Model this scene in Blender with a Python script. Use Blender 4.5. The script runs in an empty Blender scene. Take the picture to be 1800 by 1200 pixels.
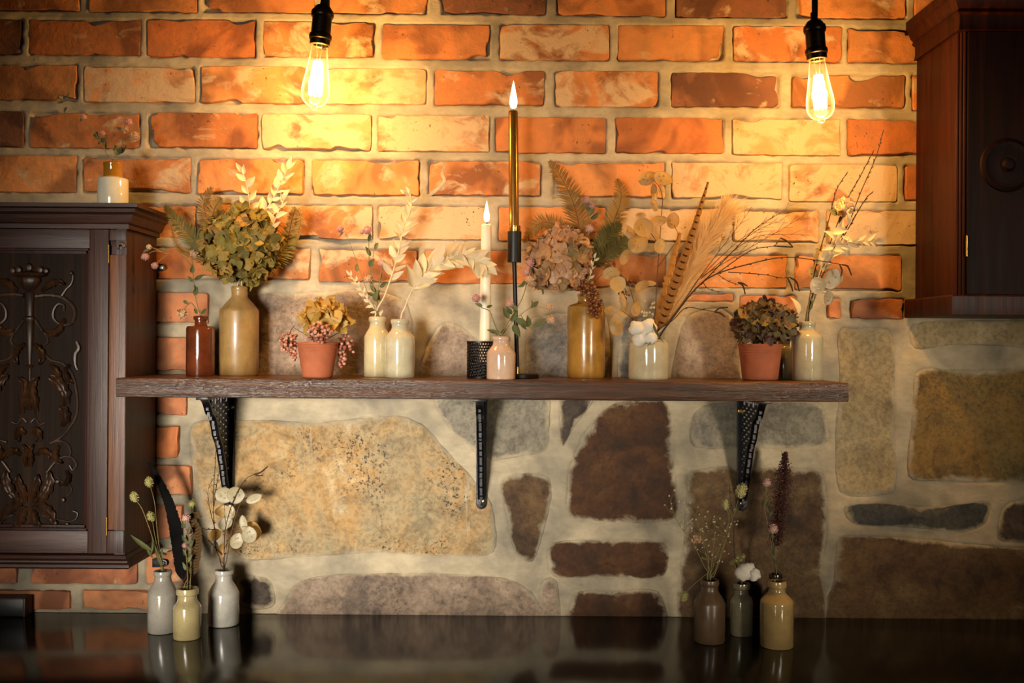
import bpy, bmesh, math, random
import numpy as np
from mathutils import Vector, Matrix, Euler, noise as mnoise

# ------------------------------------------------------------------ camera, world, lights
SC = bpy.context.scene
COL = SC.collection
R = random.Random(11)
PI = math.pi
CAM_D = 2.0
ROLL = math.radians(0.40)

cam_d = bpy.data.cameras.new('camera'); cam = bpy.data.objects.new('camera', cam_d); COL.objects.link(cam)
cam_d.sensor_width = 36; cam_d.lens = 36; cam_d.clip_start = 0.05
cam.matrix_world = Matrix.Translation((0, -CAM_D, 0)) @ Matrix.Rotation(PI/2, 4, 'X') @ Matrix.Rotation(ROLL, 4, 'Z')
SC.camera = cam
vs = SC.view_settings
vs.view_transform = 'Standard'; vs.look = 'None'; vs.gamma = 1; vs.use_curve_mapping = False
vs.exposure = 0.0

world = bpy.data.worlds.new('room_dark'); SC.world = world; world.use_nodes = True
world.node_tree.nodes['Background'].inputs[0].default_value = (1.0, 0.80, 0.6, 1)
world.node_tree.nodes['Background'].inputs[1].default_value = 0.012

def window_light(name, loc, target, w, h, power, col, spread):
    d = bpy.data.lights.new(name, 'AREA'); d.shape = 'RECTANGLE'; d.size = w; d.size_y = h
    d.energy = power; d.color = col; d.spread = math.radians(spread)
    o = bpy.data.objects.new(name, d); COL.objects.link(o); o.location = loc
    o.rotation_euler = (Vector(target) - Vector(loc)).to_track_quat('-Z', 'Y').to_euler()
    return o
# tall narrow windows in the wall behind the camera
window_light('window_daylight_left', (-0.92, -2.94, -0.25), (-0.33, 0, -0.22), 0.62, 0.90, 5.6, (1.0, 0.925, 0.80), 28)
window_light('window_daylight_right', (1.60, -2.94, -0.10), (0.52, 0, -0.03), 0.26, 0.70, 1.5, (1.0, 0.86, 0.66), 25)
BULB_POWER = (18.0, 16.5)
BULB_COL = (1.0, 0.50, 0.11)
CANDLE_COL = (1.0, 0.47, 0.13)

# ------------------------------------------------------------------ helpers
cr_, sr_ = math.cos(ROLL), math.sin(ROLL)
def at(px, py, Y):
    """photo pixel -> world point on the plane y = Y"""
    u, v = px - 900.0, py - 600.0
    u0, v0 = cr_*u + sr_*v, -sr_*u + cr_*v
    d = Y + CAM_D
    return Vector((u0*d/1800.0, Y, -v0*d/1800.0))
def pxm(n, Y): return n*(Y + CAM_D)/1800.0

WLOC = {}
def link(name, data, parent=None, loc=(0, 0, 0)):
    o = bpy.data.objects.new(name, data); COL.objects.link(o)
    loc = Vector(loc); WLOC[o.name] = loc
    if parent is not None:
        o.parent = parent; o.location = loc - WLOC[parent.name]
    else:
        o.location = loc
    return o
def tag(o, label, cat=None, group=None, kind=None):
    o['label'] = label
    if cat: o['category'] = cat
    if group: o['group'] = group
    if kind: o['kind'] = kind
    return o
def thing(name, label, cat, loc, group=None, kind=None):
    o = link(name, None, None, loc); o.empty_display_size = 0.02
    return tag(o, label, cat, group, kind)

class MB:
    def __init__(s): s.v = []; s.f = []; s.m = []; s.uv = None
    def add(s, verts, faces, mi=0):
        b = len(s.v); s.v += [tuple(p) for p in verts]
        s.f += [tuple(b+i for i in f) for f in faces]; s.m += [mi]*len(faces)
    def box(s, a, b, mi=0):
        x0, y0, z0 = [min(a[i], b[i]) for i in range(3)]; x1, y1, z1 = [max(a[i], b[i]) for i in range(3)]
        v = [(x0,y0,z0),(x1,y0,z0),(x1,y1,z0),(x0,y1,z0),(x0,y0,z1),(x1,y0,z1),(x1,y1,z1),(x0,y1,z1)]
        s.add(v, [(0,3,2,1),(4,5,6,7),(0,1,5,4),(1,2,6,5),(2,3,7,6),(3,0,4,7)], mi)
    def lathe(s, prof, c=(0,0,0), n=40, M=None, mi=0, closed=False):
        """prof: list of (r, z); ends with r==0 are capped to a point"""
        c = Vector(c); verts = []; idx = []
        for r, z in prof:
            if r < 1e-6:
                idx.append([len(verts)]); verts.append(Vector((0,0,z)))
            else:
                ring = []
                for k in range(n):
                    a = 2*PI*k/n; ring.append(len(verts)); verts.append(Vector((r*math.cos(a), r*math.sin(a), z)))
                idx.append(ring)
        faces = []
        for i in range(len(prof)-1):
            A, B = idx[i], idx[i+1]
            if len(A) == 1 and len(B) == 1: continue
            for k in range(n):
                k2 = (k+1) % n
                if len(A) == 1: faces.append((A[0], B[k2], B[k]))
                elif len(B) == 1: faces.append((A[k], A[k2], B[0]))
                else: faces.append((A[k], A[k2], B[k2], B[k]))
        if M is not None: verts = [M @ v for v in verts]
        s.add([v + c for v in verts], faces, mi)
    def tube(s, pts, rad, n=6, cap=True, mi=0, flat=1.0):
        pts = [Vector(p) for p in pts]; m = len(pts)
        if not hasattr(rad, '__len__'): rad = [rad]*m
        verts = []; up = None
        for i, p in enumerate(pts):
            t = (pts[min(i+1, m-1)] - pts[max(i-1, 0)])
            t = t.normalized() if t.length > 1e-9 else Vector((0,0,1))
            if up is None:
                up = Vector((0,-1,0)) if abs(t.y) < 0.9 else Vector((1,0,0))
            a = t.cross(up)
            a = a.normalized() if a.length > 1e-6 else t.orthogonal().normalized()
            b = a.cross(t).normalized(); up = b
            for k in range(n):
                an = 2*PI*k/n
                verts.append(p + (a*math.cos(an) + b*math.sin(an)*flat)*rad[i])
        faces = [(i*n+k, i*n+(k+1) % n, (i+1)*n+(k+1) % n, (i+1)*n+k) for i in range(m-1) for k in range(n)]
        if cap: faces += [tuple(range(n-1, -1, -1)), tuple((m-1)*n+k for k in range(n))]
        s.add(verts, faces, mi)
    def prism(s, outline, axis, a, b, mi=0):
        """outline: 2-D points; axis 'x': (y,z) extruded over x in [a,b]; 'y': (x,z); 'z': (x,y)"""
        def P(p, t):
            return {'x': (t, p[0], p[1]), 'y': (p[0], t, p[1]), 'z': (p[0], p[1], t)}[axis]
        n = len(outline)
        v = [P(p, a) for p in outline] + [P(p, b) for p in outline]
        f = [tuple(range(n)), tuple(range(2*n-1, n-1, -1))] + [(i, n+i, n+(i+1) % n, (i+1) % n) for i in range(n)]
        s.add(v, f, mi)
    def mesh(s, name, mats, off=(0,0,0), smooth=35, bevel=0, recalc=True):
        me = bpy.data.meshes.new(name); off = Vector(off)
        me.from_pydata([tuple(Vector(p) - off) for p in s.v], [], s.f)
        if recalc or bevel:
            bm = bmesh.new(); bm.from_mesh(me)
            if recalc: bmesh.ops.recalc_face_normals(bm, faces=bm.faces)
            if bevel:
                es = [e for e in bm.edges if len(e.link_faces) == 2 and e.calc_face_angle(0) > 0.6]
                bmesh.ops.bevel(bm, geom=es, offset=bevel, segments=2, profile=0.6, affect='EDGES', clamp_overlap=True)
            bm.to_mesh(me); bm.free()
        else:
            me.polygons.foreach_set('material_index', s.m)
        for m in (mats if isinstance(mats, (list, tuple)) else [mats]): me.materials.append(m)
        if smooth:
            me.polygons.foreach_set('use_smooth', [True]*len(me.polygons))
            me.set_sharp_from_angle(angle=math.radians(smooth))
        return me
    def build(s, name, mat, parent=None, loc=None, smooth=35, bevel=0, recalc=True):
        loc = Vector(loc) if loc is not None else (WLOC[parent.name] if parent is not None else Vector((0,0,0)))
        return link(name, s.mesh(name, mat, loc, smooth, bevel, recalc), parent, loc)

def inst(name, me, parent, M):
    """place shared mesh `me` at world matrix M as child of parent (parents carry translation only)"""
    o = bpy.data.objects.new(name, me); COL.objects.link(o)
    WLOC[o.name] = M.translation.copy()
    if parent is not None:
        o.parent = parent
        o.matrix_basis = Matrix.Translation(-WLOC[parent.name]) @ M
    else:
        o.matrix_basis = M
    return o
def frame(pos, d, nrm, scale=1.0):
    """matrix with local X along d, local Z near nrm"""
    x = Vector(d).normalized(); z = Vector(nrm); z = z - x*z.dot(x)
    z = z.normalized() if z.length > 1e-6 else x.orthogonal().normalized()
    y = z.cross(x)
    if not hasattr(scale, '__len__'): scale = (scale,)*3
    M = Matrix((x*scale[0], y*scale[1], z*scale[2])).transposed().to_4x4(); M.translation = Vector(pos)
    return M
def spline(ctrl, n=6):
    """Catmull-Rom through control points"""
    P = [Vector(p) for p in ctrl]
    if len(P) == 2: return [P[0].lerp(P[1], i/n) for i in range(n+1)]
    P = [P[0]*2-P[1]] + P + [P[-1]*2-P[-2]]
    out = []
    for i in range(1, len(P)-2):
        p0, p1, p2, p3 = P[i-1:i+3]
        for k in range(n):
            t = k/n
            out.append(0.5*((2*p1) + (p2-p0)*t + (2*p0-5*p1+4*p2-p3)*t*t + (3*p1-p0-3*p2+p3)*t**3))
    out.append(P[-2]); return out
def pspline(c, n=6): return spline([at(*p) for p in c], n)
def along(pts, t):
    L = [0]
    for a, b in zip(pts, pts[1:]): L.append(L[-1] + (b-a).length)
    x = t*L[-1]
    for i in range(len(pts)-1):
        if x <= L[i+1] or i == len(pts)-2:
            k = (x-L[i])/max(1e-9, L[i+1]-L[i])
            return pts[i].lerp(pts[i+1], k), (pts[i+1]-pts[i]).normalized()
def rv(r=R): return Vector((r.uniform(-1,1), r.uniform(-1,1), r.uniform(-1,1)))

# ------------------------------------------------------------------ materials
def lin(h):
    c = [int(h[i:i+2], 16)/255 for i in (0, 2, 4)]
    return tuple(x/12.92 if x <= .04045 else ((x+.055)/1.055)**2.4 for x in c) + (1,)
class NT:
    def __init__(s, name):
        s.m = bpy.data.materials.new(name); s.m.use_nodes = True; s.t = s.m.node_tree; s.n = s.t.nodes
        s.b = s.n['Principled BSDF']; s.out = s.n['Material Output']
    def node(s, typ, **kw):
        n = s.n.new(typ)
        for k, v in kw.items():
            if k.startswith('i_'):
                key = k[2:]; key = int(key) if key.isdigit() else key.replace('_', ' ')
                s.put(n.inputs[key], v)
            else: setattr(n, k, v)
        return n
    def put(s, sock, v):
        if isinstance(v, bpy.types.NodeSocket): s.t.links.new(v, sock)
        else: sock.default_value = v
    def noise(s, vec, scale, detail=4, rough=.55, dist=0):
        n = s.node('ShaderNodeTexNoise'); s.put(n.inputs['Vector'], vec)
        n.inputs['Scale'].default_value = scale; n.inputs['Detail'].default_value = detail
        n.inputs['Roughness'].default_value = rough; n.inputs['Distortion'].default_value = dist
        return n.outputs['Fac']
    def ramp(s, fac, stops, interp='LINEAR'):
        n = s.node('ShaderNodeValToRGB'); s.put(n.inputs[0], fac); e = n.color_ramp; e.interpolation = interp
        while len(e.elements) < len(stops): e.elements.new(0.5)
        for el, (p, c) in zip(e.elements, stops):
            el.position = p; el.color = c if hasattr(c, '__len__') else (c, c, c, 1)
        return n.outputs[0]
    def mix(s, f, a, b, mode='MIX'):
        n = s.node('ShaderNodeMix', data_type='RGBA', blend_type=mode)
        s.put(n.inputs[0], f); s.put(n.inputs[6], a); s.put(n.inputs[7], b); return n.outputs[2]
    def math(s, op, a, b=0.0, c=None):
        n = s.node('ShaderNodeMath', operation=op); s.put(n.inputs[0], a); s.put(n.inputs[1], b)
        if c is not None: s.put(n.inputs[2], c)
        return n.outputs[0]
    def mapping(s, vec, sc=(1,1,1), loc=(0,0,0), rot=(0,0,0)):
        n = s.node('ShaderNodeMapping'); s.put(n.inputs[0], vec)
        n.inputs['Scale'].default_value = sc; n.inputs['Location'].default_value = loc; n.inputs['Rotation'].default_value = rot
        return n.outputs[0]
    def pos(s): return s.node('ShaderNodeNewGeometry').outputs['Position']
    def obj(s): return s.node('ShaderNodeTexCoord').outputs['Object']
    def bump(s, h, strength, dist, prev=None):
        n = s.node('ShaderNodeBump'); s.put(n.inputs['Height'], h)
        n.inputs['Strength'].default_value = strength; n.inputs['Distance'].default_value = dist
        if prev is not None: s.put(n.inputs['Normal'], prev)
        return n.outputs[0]
    def fin(s, color=None, rough=None, normal=None, **kw):
        if color is not None: s.put(s.b.inputs['Base Color'], color)
        if rough is not None: s.put(s.b.inputs['Roughness'], rough)
        if normal is not None: s.put(s.b.inputs['Normal'], normal)
        for k, v in kw.items(): s.put(s.b.inputs[k.replace('_', ' ')], v)
        return s.m

def mat_brick():
    t = NT('brick_clay'); p = t.pos(); oi = t.node('ShaderNodeObjectInfo')
    base = oi.outputs['Color']; lime_amt = oi.outputs['Alpha']
    a = t.noise(p, 26, 5, .6); b = t.noise(p, 9, 3, .5, .6); c = t.noise(p, 95, 4, .6)
    col = t.mix(t.ramp(a, [(.30, 0), (.62, 1)]), base, t.mix(1, base, (1.5, 1.22, 1.05, 1), 'MULTIPLY'))
    col = t.mix(t.ramp(b, [(.40, .85), (.52, 0)]), col, t.mix(1, base, (.52, .42, .40, 1), 'MULTIPLY'))
    # lime smears left by the mortar
    l = t.noise(t.mapping(p, (1, 1, 1.5), (3.1, 0, 7.7)), 13, 5, .62, .5)
    lm = t.math('MULTIPLY', t.ramp(t.math('ADD', l, t.math('MULTIPLY', t.math('SUBTRACT', lime_amt, .5), .55)), [(.49, 0), (.60, 1)]), .85)
    col = t.mix(lm, col, (.60, .42, .24, 1))
    # dark pits and soot
    s = t.noise(p, 150, 3, .7); s2 = t.noise(p, 17, 2, .5)
    sp = t.math('MULTIPLY', t.ramp(s, [(.64, 0), (.70, 1)]), t.ramp(s2, [(.50, 0), (.62, 1)]))
    col = t.mix(t.math('MULTIPLY', sp, .85), col, (.035, .022, .015, 1))
    h = t.math('ADD', t.math('MULTIPLY', c, .5), t.math('ADD', t.math('MULTIPLY', a, .6), t.math('MULTIPLY', sp, -.6)))
    return t.fin(col, .86, t.bump(h, .8, .005))
def mortar_colour(t, p):
    a = t.noise(p, 7, 4, .55, .4); b = t.noise(t.mapping(p, (.7, 1, 1.25)), 48, 6, .68, .3)
    col = t.ramp(a, [(.34, (.25, .215, .155, 1)), (.50, (.43, .355, .240, 1)), (.66, (.56, .455, .30, 1))])
    return t.mix(t.ramp(b, [(.3, .6), (.62, 0)]), col, t.mix(1, col, (.62, .60, .56, 1), 'MULTIPLY')), b
def mat_mortar():
    t = NT('lime_mortar'); p = t.pos(); c = t.noise(p, 220, 3, .6); col, b = mortar_colour(t, p)
    h = t.math('ADD', t.math('MULTIPLY', b, .8), t.math('MULTIPLY', c, .25))
    return t.fin(col, .9, t.bump(h, .5, .004))
def mat_stone(name, stops, spots=0.0, big=7, sx=1.0, pale=0.0):
    t = NT(name); p = t.pos()
    a = t.noise(t.mapping(p, (sx, 1, 1)), big, 6, .62, .7); f = t.noise(p, 120, 4, .7); g = t.noise(p, 32, 5, .6)
    n = len(stops)
    col = t.ramp(t.math('ADD', t.math('MULTIPLY', a, .75), t.math('MULTIPLY', g, .25)), [(.37 + .27*i/(n-1), lin(c)) for i, c in enumerate(stops)])
    w2 = t.noise(t.mapping(p, (1, 1, 1), (9, 2, 4)), big*2.6, 5, .65, 1.2)
    col = t.mix(t.ramp(w2, [(.36, .75), (.50, 0)]), col, t.mix(1, col, (.58, .56, .55, 1), 'MULTIPLY'))
    col = t.mix(t.ramp(w2, [(.54, 0), (.68, .55)]), col, t.mix(1, col, (1.35, 1.32, 1.25, 1), 'MULTIPLY'))
    col = t.mix(t.ramp(f, [(.38, .65), (.56, 0)]), col, t.mix(1, col, (.55, .53, .50, 1), 'MULTIPLY'))
    if spots:
        z = t.noise(p, 6.5, 3, .6); k = t.noise(p, 190, 2, .6)
        sp = t.math('MULTIPLY', t.ramp(k, [(.565, 0), (.63, 1)]), t.ramp(z, [(.47, 0), (.60, 1)]))
        col = t.mix(t.math('MULTIPLY', sp, spots), col, (.03, .03, .028, 1))
    if pale:
        z = t.noise(t.mapping(p, (2.2, 1, .5)), 11, 3, .6, .8)
        col = t.mix(t.math('MULTIPLY', t.ramp(z, [(.60, 0), (.72, 1)]), pale), col, (.62, .55, .42, 1))
    at_ = t.node('ShaderNodeAttribute', attribute_name='edge').outputs['Fac']
    en = t.math('ADD', at_, t.math('MULTIPLY', t.math('SUBTRACT', t.noise(p, 24, 4, .65, .5), .5), 1.5))
    mc, _b = mortar_colour(t, p)
    col = t.mix(t.ramp(en, [(.40, 0), (.80, 1)]), col, mc)
    h = t.math('ADD', t.math('MULTIPLY', g, 1.0), t.math('MULTIPLY', f, .45))
    return t.fin(col, .84, t.bump(h, .8, .006))
def mat_wood(name, stops, axis='x', rough=.4, scale=1.0, spec=.5, bump=.25, coat=0.0):
    t = NT(name); p = t.pos()
    sc = {'x': (1.2, 22, 22), 'z': (26, 26, 1.0), 'y': (22, 1.2, 22)}[axis]
    g = t.noise(t.mapping(p, tuple(v*scale for v in sc)), 2.0, 6, .65, .9); g2 = t.noise(t.mapping(p, tuple(v*scale*3 for v in sc)), 3.0, 4, .7)
    n = len(stops)
    col = t.ramp(g, [(.30 + .42*i/(n-1), lin(c)) for i, c in enumerate(stops)])
    col = t.mix(t.ramp(g2, [(.32, .55), (.58, 0)]), col, t.mix(1, col, (.45, .40, .38, 1), 'MULTIPLY'))
    r = t.math('ADD', rough, t.math('MULTIPLY', t.math('SUBTRACT', g2, .5), .25))
    return t.fin(col, r, t.bump(t.math('ADD', t.math('MULTIPLY', g2, .7), g), bump, .003), Specular_IOR_Level=spec, Coat_Weight=coat, Coat_Roughness=.25)
def mat_glaze(name, c1, c2, rough=.16, speck=.4, streak=0.0, coat=.6):
    t = NT(name); p = t.pos()
    a = t.noise(p, 28, 4, .6); k = t.noise(p, 420, 2, .6); z = t.noise(t.mapping(p, (1, 1, .25)), 60, 3, .6)
    col = t.mix(t.ramp(a, [(.35, 0), (.65, 1)]), lin(c1), lin(c2))
    col = t.mix(t.math('MULTIPLY', t.ramp(k, [(.64, 0), (.70, 1)]), speck), col, t.mix(1, col, (.35, .28, .22, 1), 'MULTIPLY'))
    if streak: col = t.mix(t.math('MULTIPLY', t.ramp(z, [(.5, 0), (.68, 1)]), streak), col, t.mix(1, col, (.5, .42, .34, 1), 'MULTIPLY'))
    return t.fin(col, rough, t.bump(t.noise(p, 90, 3, .5), .12, .002), Coat_Weight=coat, Coat_Roughness=.06)
def mat_plain(name, c, rough=.6, metal=0.0, var=.25, scale=60, bump=.15, **kw):
    t = NT(name); p = t.pos(); a = t.noise(p, scale, 4, .6)
    col = t.mix(t.ramp(a, [(.3, 0), (.7, 1)]), tuple(x*(1-var) for x in lin(c)[:3]) + (1,), tuple(min(1, x*(1+var)) for x in lin(c)[:3]) + (1,))
    return t.fin(col, rough, t.bump(a, bump, .002), Metallic=metal, **kw)
def mat_leaf(name, stops, rough=.7, trans=.25, scale=140, sheen=0.0):
    """thin plant tissue: colour varies per piece and along it, lets some light through"""
    t = NT(name); p = t.pos(); oi = t.node('ShaderNodeObjectInfo')
    a = t.noise(p, scale, 3, .6)
    f = t.math('ADD', t.math('MULTIPLY', oi.outputs['Random'], .72), t.math('MULTIPLY', a, .28))
    n = len(stops)
    col = t.ramp(f, [(.08 + .84*i/(n-1), lin(c)) for i, c in enumerate(stops)])
    t.fin(col, rough, t.bump(a, .25, .002))
    tr = t.node('ShaderNodeBsdfTranslucent'); t.put(tr.inputs[0], col)
    mx = t.node('ShaderNodeMixShader'); mx.inputs[0].default_value = trans
    t.t.links.new(t.b.outputs[0], mx.inputs[1]); t.t.links.new(tr.outputs[0], mx.inputs[2]); t.t.links.new(mx.outputs[0], t.out.inputs[0])
    return t.m
def mat_emit(name, col, strength):
    t = NT(name); t.n.remove(t.b); e = t.node('ShaderNodeEmission'); e.inputs[0].default_value = col; e.inputs[1].default_value = strength
    t.t.links.new(e.outputs[0], t.out.inputs[0]); return t.m
def mat_thin_glass():
    t = NT('bulb_glass'); t.n.remove(t.b)
    tr = t.node('ShaderNodeBsdfTransparent'); tr.inputs[0].default_value = (1, .985, .95, 1)
    gl = t.node('ShaderNodeBsdfGlossy'); gl.inputs['Roughness'].default_value = .03
    tl = t.node('ShaderNodeBsdfTranslucent'); tl.inputs[0].default_value = (1, .9, .72, 1)
    m0 = t.node('ShaderNodeMixShader'); m0.inputs[0].default_value = .45
    t.t.links.new(tl.outputs[0], m0.inputs[1]); t.t.links.new(gl.outputs[0], m0.inputs[2]); gl = m0
    fr = t.node('ShaderNodeFresnel'); fr.inputs[0].default_value = 1.3
    mx = t.node('ShaderNodeMixShader'); t.t.links.new(t.math('MULTIPLY', fr.outputs[0], .55), mx.inputs[0])
    t.t.links.new(tr.outputs[0], mx.inputs[1]); t.t.links.new(gl.outputs[0], mx.inputs[2]); t.t.links.new(mx.outputs[0], t.out.inputs[0])
    return t.m

M_BRICK = mat_brick(); M_MORTAR = mat_mortar()
ST = {
 'ochre': mat_stone('ochre_sandstone', ['A0906E', 'AA9068', 'B28C58', 'C0AA84'], .9, 6, 1.0, .5),
 'grey': mat_stone('grey_stone', ['6B675E', '857C6C', '8C8574', '9A9078'], .35, 7),
 'pinkgrey': mat_stone('pink_grey_stone', ['6E5E52', '8C7764', '9C8672', 'A8937C'], .45, 9),
 'redbrown': mat_stone('red_brown_stone', ['33200F', '472A13', '523216', '5E4224'], .2, 8),
 'brown': mat_stone('brown_stone', ['3C2A1A', '5A4128', '6B5334', '86704E'], .6, 7, .5),
 'sand': mat_stone('pale_sandstone', ['8E7F5E', 'A08C66', 'A89570', 'B4A280'], .15, 6),
 'slate': mat_stone('dark_slate_stone', ['2C2D2B', '3E3E3A', '4A4740', '5C564A'], .5, 9, .5),
 'dark': mat_stone('dark_grit_stone', ['2E2620', '463A30', '54463A', '6A5A4A'], .7, 10),
 'gold': mat_stone('golden_sandstone', ['6A5734', '92713A', '8A7140', '75663F'], .5, 5, .6),
 'bluegrey': mat_stone('blue_grey_stone', ['565853', '74706A', '8E8478', '9C8E80'], .4, 9),
}
M_SHELF = mat_wood('stained_plank', ['24140B', '44270F', '5E381B', '825029'], 'x', .34, 1.0, .42, 1.0, .0)
M_MAHOG = mat_wood('dark_mahogany', ['22120C', '341C13', '45281C', '553526'], 'z', .46, 1.0, .35, .2, .0)
M_MAHOGX = mat_wood('dark_mahogany_rail', ['20100A', '321910', '402216', '4E2C1E'], 'x', .46, 1.0, .35, .2, .0)
M_REDMAHOG = mat_wood('red_mahogany', ['1C0804', '2A0D06', '361208', '42190D'], 'z', .5, .8, .18, .12, .0)
M_DARKDOOR = mat_wood('dark_door_mahogany', ['120605', '1A0906', '220C08', '2A100B'], 'z', .6, .8, .10, .1, .0)
M_PILASTER = mat_wood('worn_mahogany_post', ['33190B', '522C14', '6B3D1C', '7A4A26'], 'z', .45, 1.0, .5, .25)
M_CARVED = mat_wood('carved_dark_oak', ['180E08', '22150D', '2C1C11', '362416'], 'z', .62, .8, .10, .3)
M_CARVING = mat_wood('brown_carving', ['1E1209', '321E10', '452A16', '56361C'], 'z', .40, .8, .40, .25)  # lighter brown and glossier than the carved panel
M_COUNTER = mat_plain('black_worktop', '0A0908', .13, 0, .4, 14, .03, Specular_IOR_Level=.20)
M_IRON = mat_plain('black_iron', '17161A', .36, .55, .3, 70, .3)
M_BLACK = mat_plain('matt_black_metal', '0E0D0D', .42, .3, .2, 60, .08)
M_PERF = mat_plain('perforated_black_metal', '2A2828', .24, .85, .2, 60, .05)
M_BRONZE = mat_plain('dark_bronze', '22170F', .36, .75, .25, 60, .1)
M_BRASS = mat_plain('brass', 'C79A4C', .24, 1.0, .12, 60, .05)
M_STEEL = mat_plain('screw_steel', 'CFC6B0', .3, .9, .12, 60, .05)
M_GOLDCANDLE = mat_plain('gold_candle_wax', '8E6228', .26, .7, .12, 40, .05)
M_WAX = mat_plain('ivory_wax', 'E8DDC4', .42, 0, .05, 40, .04, Subsurface_Weight=.35, Subsurface_Scale=.02)
M_WICK = mat_plain('burnt_wick', '120C08', .9)
M_TERRA = mat_plain('terracotta', 'A65A38', .78, 0, .16, 40, .12)
M_FLAME = mat_emit('flame', (1.0, .62, .24, 1), 14)
M_FILAMENT = mat_emit('hot_filament', (1.0, .70, .34, 1), 110)
M_GLASS = mat_thin_glass()
GZ = {
 'brown': mat_glaze('brown_salt_glaze', '4E2413', '6B3319', .14, .3, .3),
 'tan': mat_glaze('tan_salt_glaze', '8A6A3A', 'A07E4A', .38, .35, .35, .2),
 'cream': mat_glaze('cream_glaze', 'B5A57C', 'C6B78E', .12, .35, .1),
 'cream2': mat_glaze('pale_grey_cream_glaze', 'AFA384', 'C0B596', .12, .35, .1),
 'pink': mat_glaze('pinkish_cream_glaze', 'B8957A', 'C9AA90', .12, .4, .15),
 'ochrejar': mat_glaze('mustard_glaze', '8E6424', 'A87A34', .24, .5, .4, .4),
 'greywhite': mat_glaze('grey_white_glaze', 'A39E94', 'B8B2A6', .17, .5, .12),
 'grey': mat_glaze('warm_grey_glaze', '8C867C', '9E978A', .20, .5, .15),
 'putty': mat_glaze('putty_yellow_glaze', '9A8A60', 'AC9C70', .2, .45, .12),
 'rust': mat_glaze('rust_brown_glaze', '54402C', '644E38', .36, .4, .2, .15),
 'olive': mat_glaze('olive_grey_glaze', '6E6650', '827A62', .16, .4, .15),
 'buff': mat_glaze('buff_glaze', '9C8354', 'B09662', .16, .4, .2),
 'white': mat_glaze('white_glaze', 'C6BFA8', 'D2CCB8', .12, .3, .05),
 'amber': mat_glaze('amber_glaze', '8A5A14', 'A06C1E', .1, .3, .2),
 'dark': mat_glaze('dark_bottle_glaze', '2A1C12', '3A281A', .14, .2, .2),
}
L_HYD1 = mat_leaf('hydrangea_olive', ['4A4018', '6E6026', '8A7832', '9C7E36', 'A07038'], .7, .18)
L_HYD2 = mat_leaf('hydrangea_dusty', ['7E6C3C', 'A07A4C', 'C09068', 'CA9E74', 'DAB290'], .7, .2)
L_HYD3 = mat_leaf('hydrangea_dark', ['46241E', '54342A', '5E4A2C', '746438', '8A6430'], .65, .12)
L_HYD4 = mat_leaf('hydrangea_yellow', ['9A7830', 'B48C3C', 'C49C4C', 'CCA860'], .65, .25)
L_WHITE = mat_leaf('bleached_leaf', ['D8C49A', 'E0CFA8', 'EADBB8'], .65, .3)
L_GREEN = mat_leaf('dried_green_leaf', ['4A5028', '5E6236', '747446'], .75, .2)
L_FERN = mat_leaf('dried_fern', ['4C4A1A', '686022', '80702C'], .75, .2)
L_FERNB = mat_leaf('browned_fern', ['6A4C1C', '886426', '9C7632'], .75, .2)
L_PINK = mat_leaf('clover_pink', ['C08C84', 'CE9C90', 'DAB4A0'], .8, .2)
L_HONESTY = mat_leaf('honesty_paper', ['C2944A', 'D2A860', 'E2C07E'], .42, .45, 90)
L_HONESTYP = mat_leaf('pale_honesty_paper', ['A89A76', 'BCAE8C', 'CEC2A2'], .42, .35, 90)
L_PAMPAS = mat_leaf('pampas_hair', ['D8B47C', 'E6C894', 'F0D8AC'], .8, .3)
L_BERRY = mat_leaf('berry_pink', ['8A4638', 'A8604C', 'BC8468', 'C89A80'], .4, .05)
L_BERRYB = mat_leaf('berry_brown', ['5E3014', '7C441E', '95602C'], .4, .05)
L_AMAR = mat_leaf('amaranth_plume', ['32100E', '451816', '54221C'], .8, .1)
L_GRASS = mat_leaf('canary_seed_head', ['9A9458', 'B0A868', 'BEB47A'], .8, .15)
L_ROSE = mat_leaf('strawflower_petal', ['C8A07A', 'D6B48E', 'DEC4A0'], .7, .2)
L_COTTON = mat_leaf('cotton_fibre', ['D8CDB8', 'E4DACA', 'EEE6D8'], .95, .1)
L_STEM = mat_plain('dry_stem', '7C7040', .8, 0, .25, 120)
L_STEMP = mat_plain('pale_stem', 'D0BC90', .8, 0, .15, 120)
L_TWIG = mat_plain('brown_twig', '35200F', .8, 0, .3, 160)
L_TWIGL = mat_plain('light_twig', '5A3A1C', .8, 0, .3, 160)
def mat_feather(name, base, bar, n):
    t = NT(name); uv = t.node('ShaderNodeTexCoord').outputs['UV']
    sep = t.node('ShaderNodeSeparateXYZ'); t.put(sep.inputs[0], uv)
    v = t.math('MULTIPLY', sep.outputs[1], n); u = t.math('ABSOLUTE', t.math('SUBTRACT', sep.outputs[0], .5))
    fr = t.math('FRACT', t.math('ADD', v, t.math('MULTIPLY', u, .5)))
    band = t.ramp(fr, [(.0, 1), (.16, 1), (.24, 0), (.92, 0), (1, 1)])
    a = t.noise(t.mapping(uv, (40, 300, 1)), 3, 3, .6)
    inner = t.ramp(u, [(.18, 1), (.36, .25)])
    col = t.mix(t.math('MULTIPLY', band, inner), t.mix(a, lin(base), t.mix(1, lin(base), (.45, .4, .35, 1), 'MULTIPLY')), lin(bar))
    return t.fin(col, .85, None, Specular_IOR_Level=.15)
M_FEATHER = mat_feather('barred_feather', '9A6A34', '1E1008', 22)
M_DKFEATHER = mat_feather('black_feather', '0A0807', '050404', 8)
M_BRFEATHER = mat_feather('striped_brown_feather', '5A4426', '1A120A', 22)
M_GINGER = mat_feather('ginger_feather', 'B07C3C', '8A5A28', 9)

# ------------------------------------------------------------------ the brick and stone wall
Y_WALL = 0.0
wr = random.Random(5)
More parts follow.
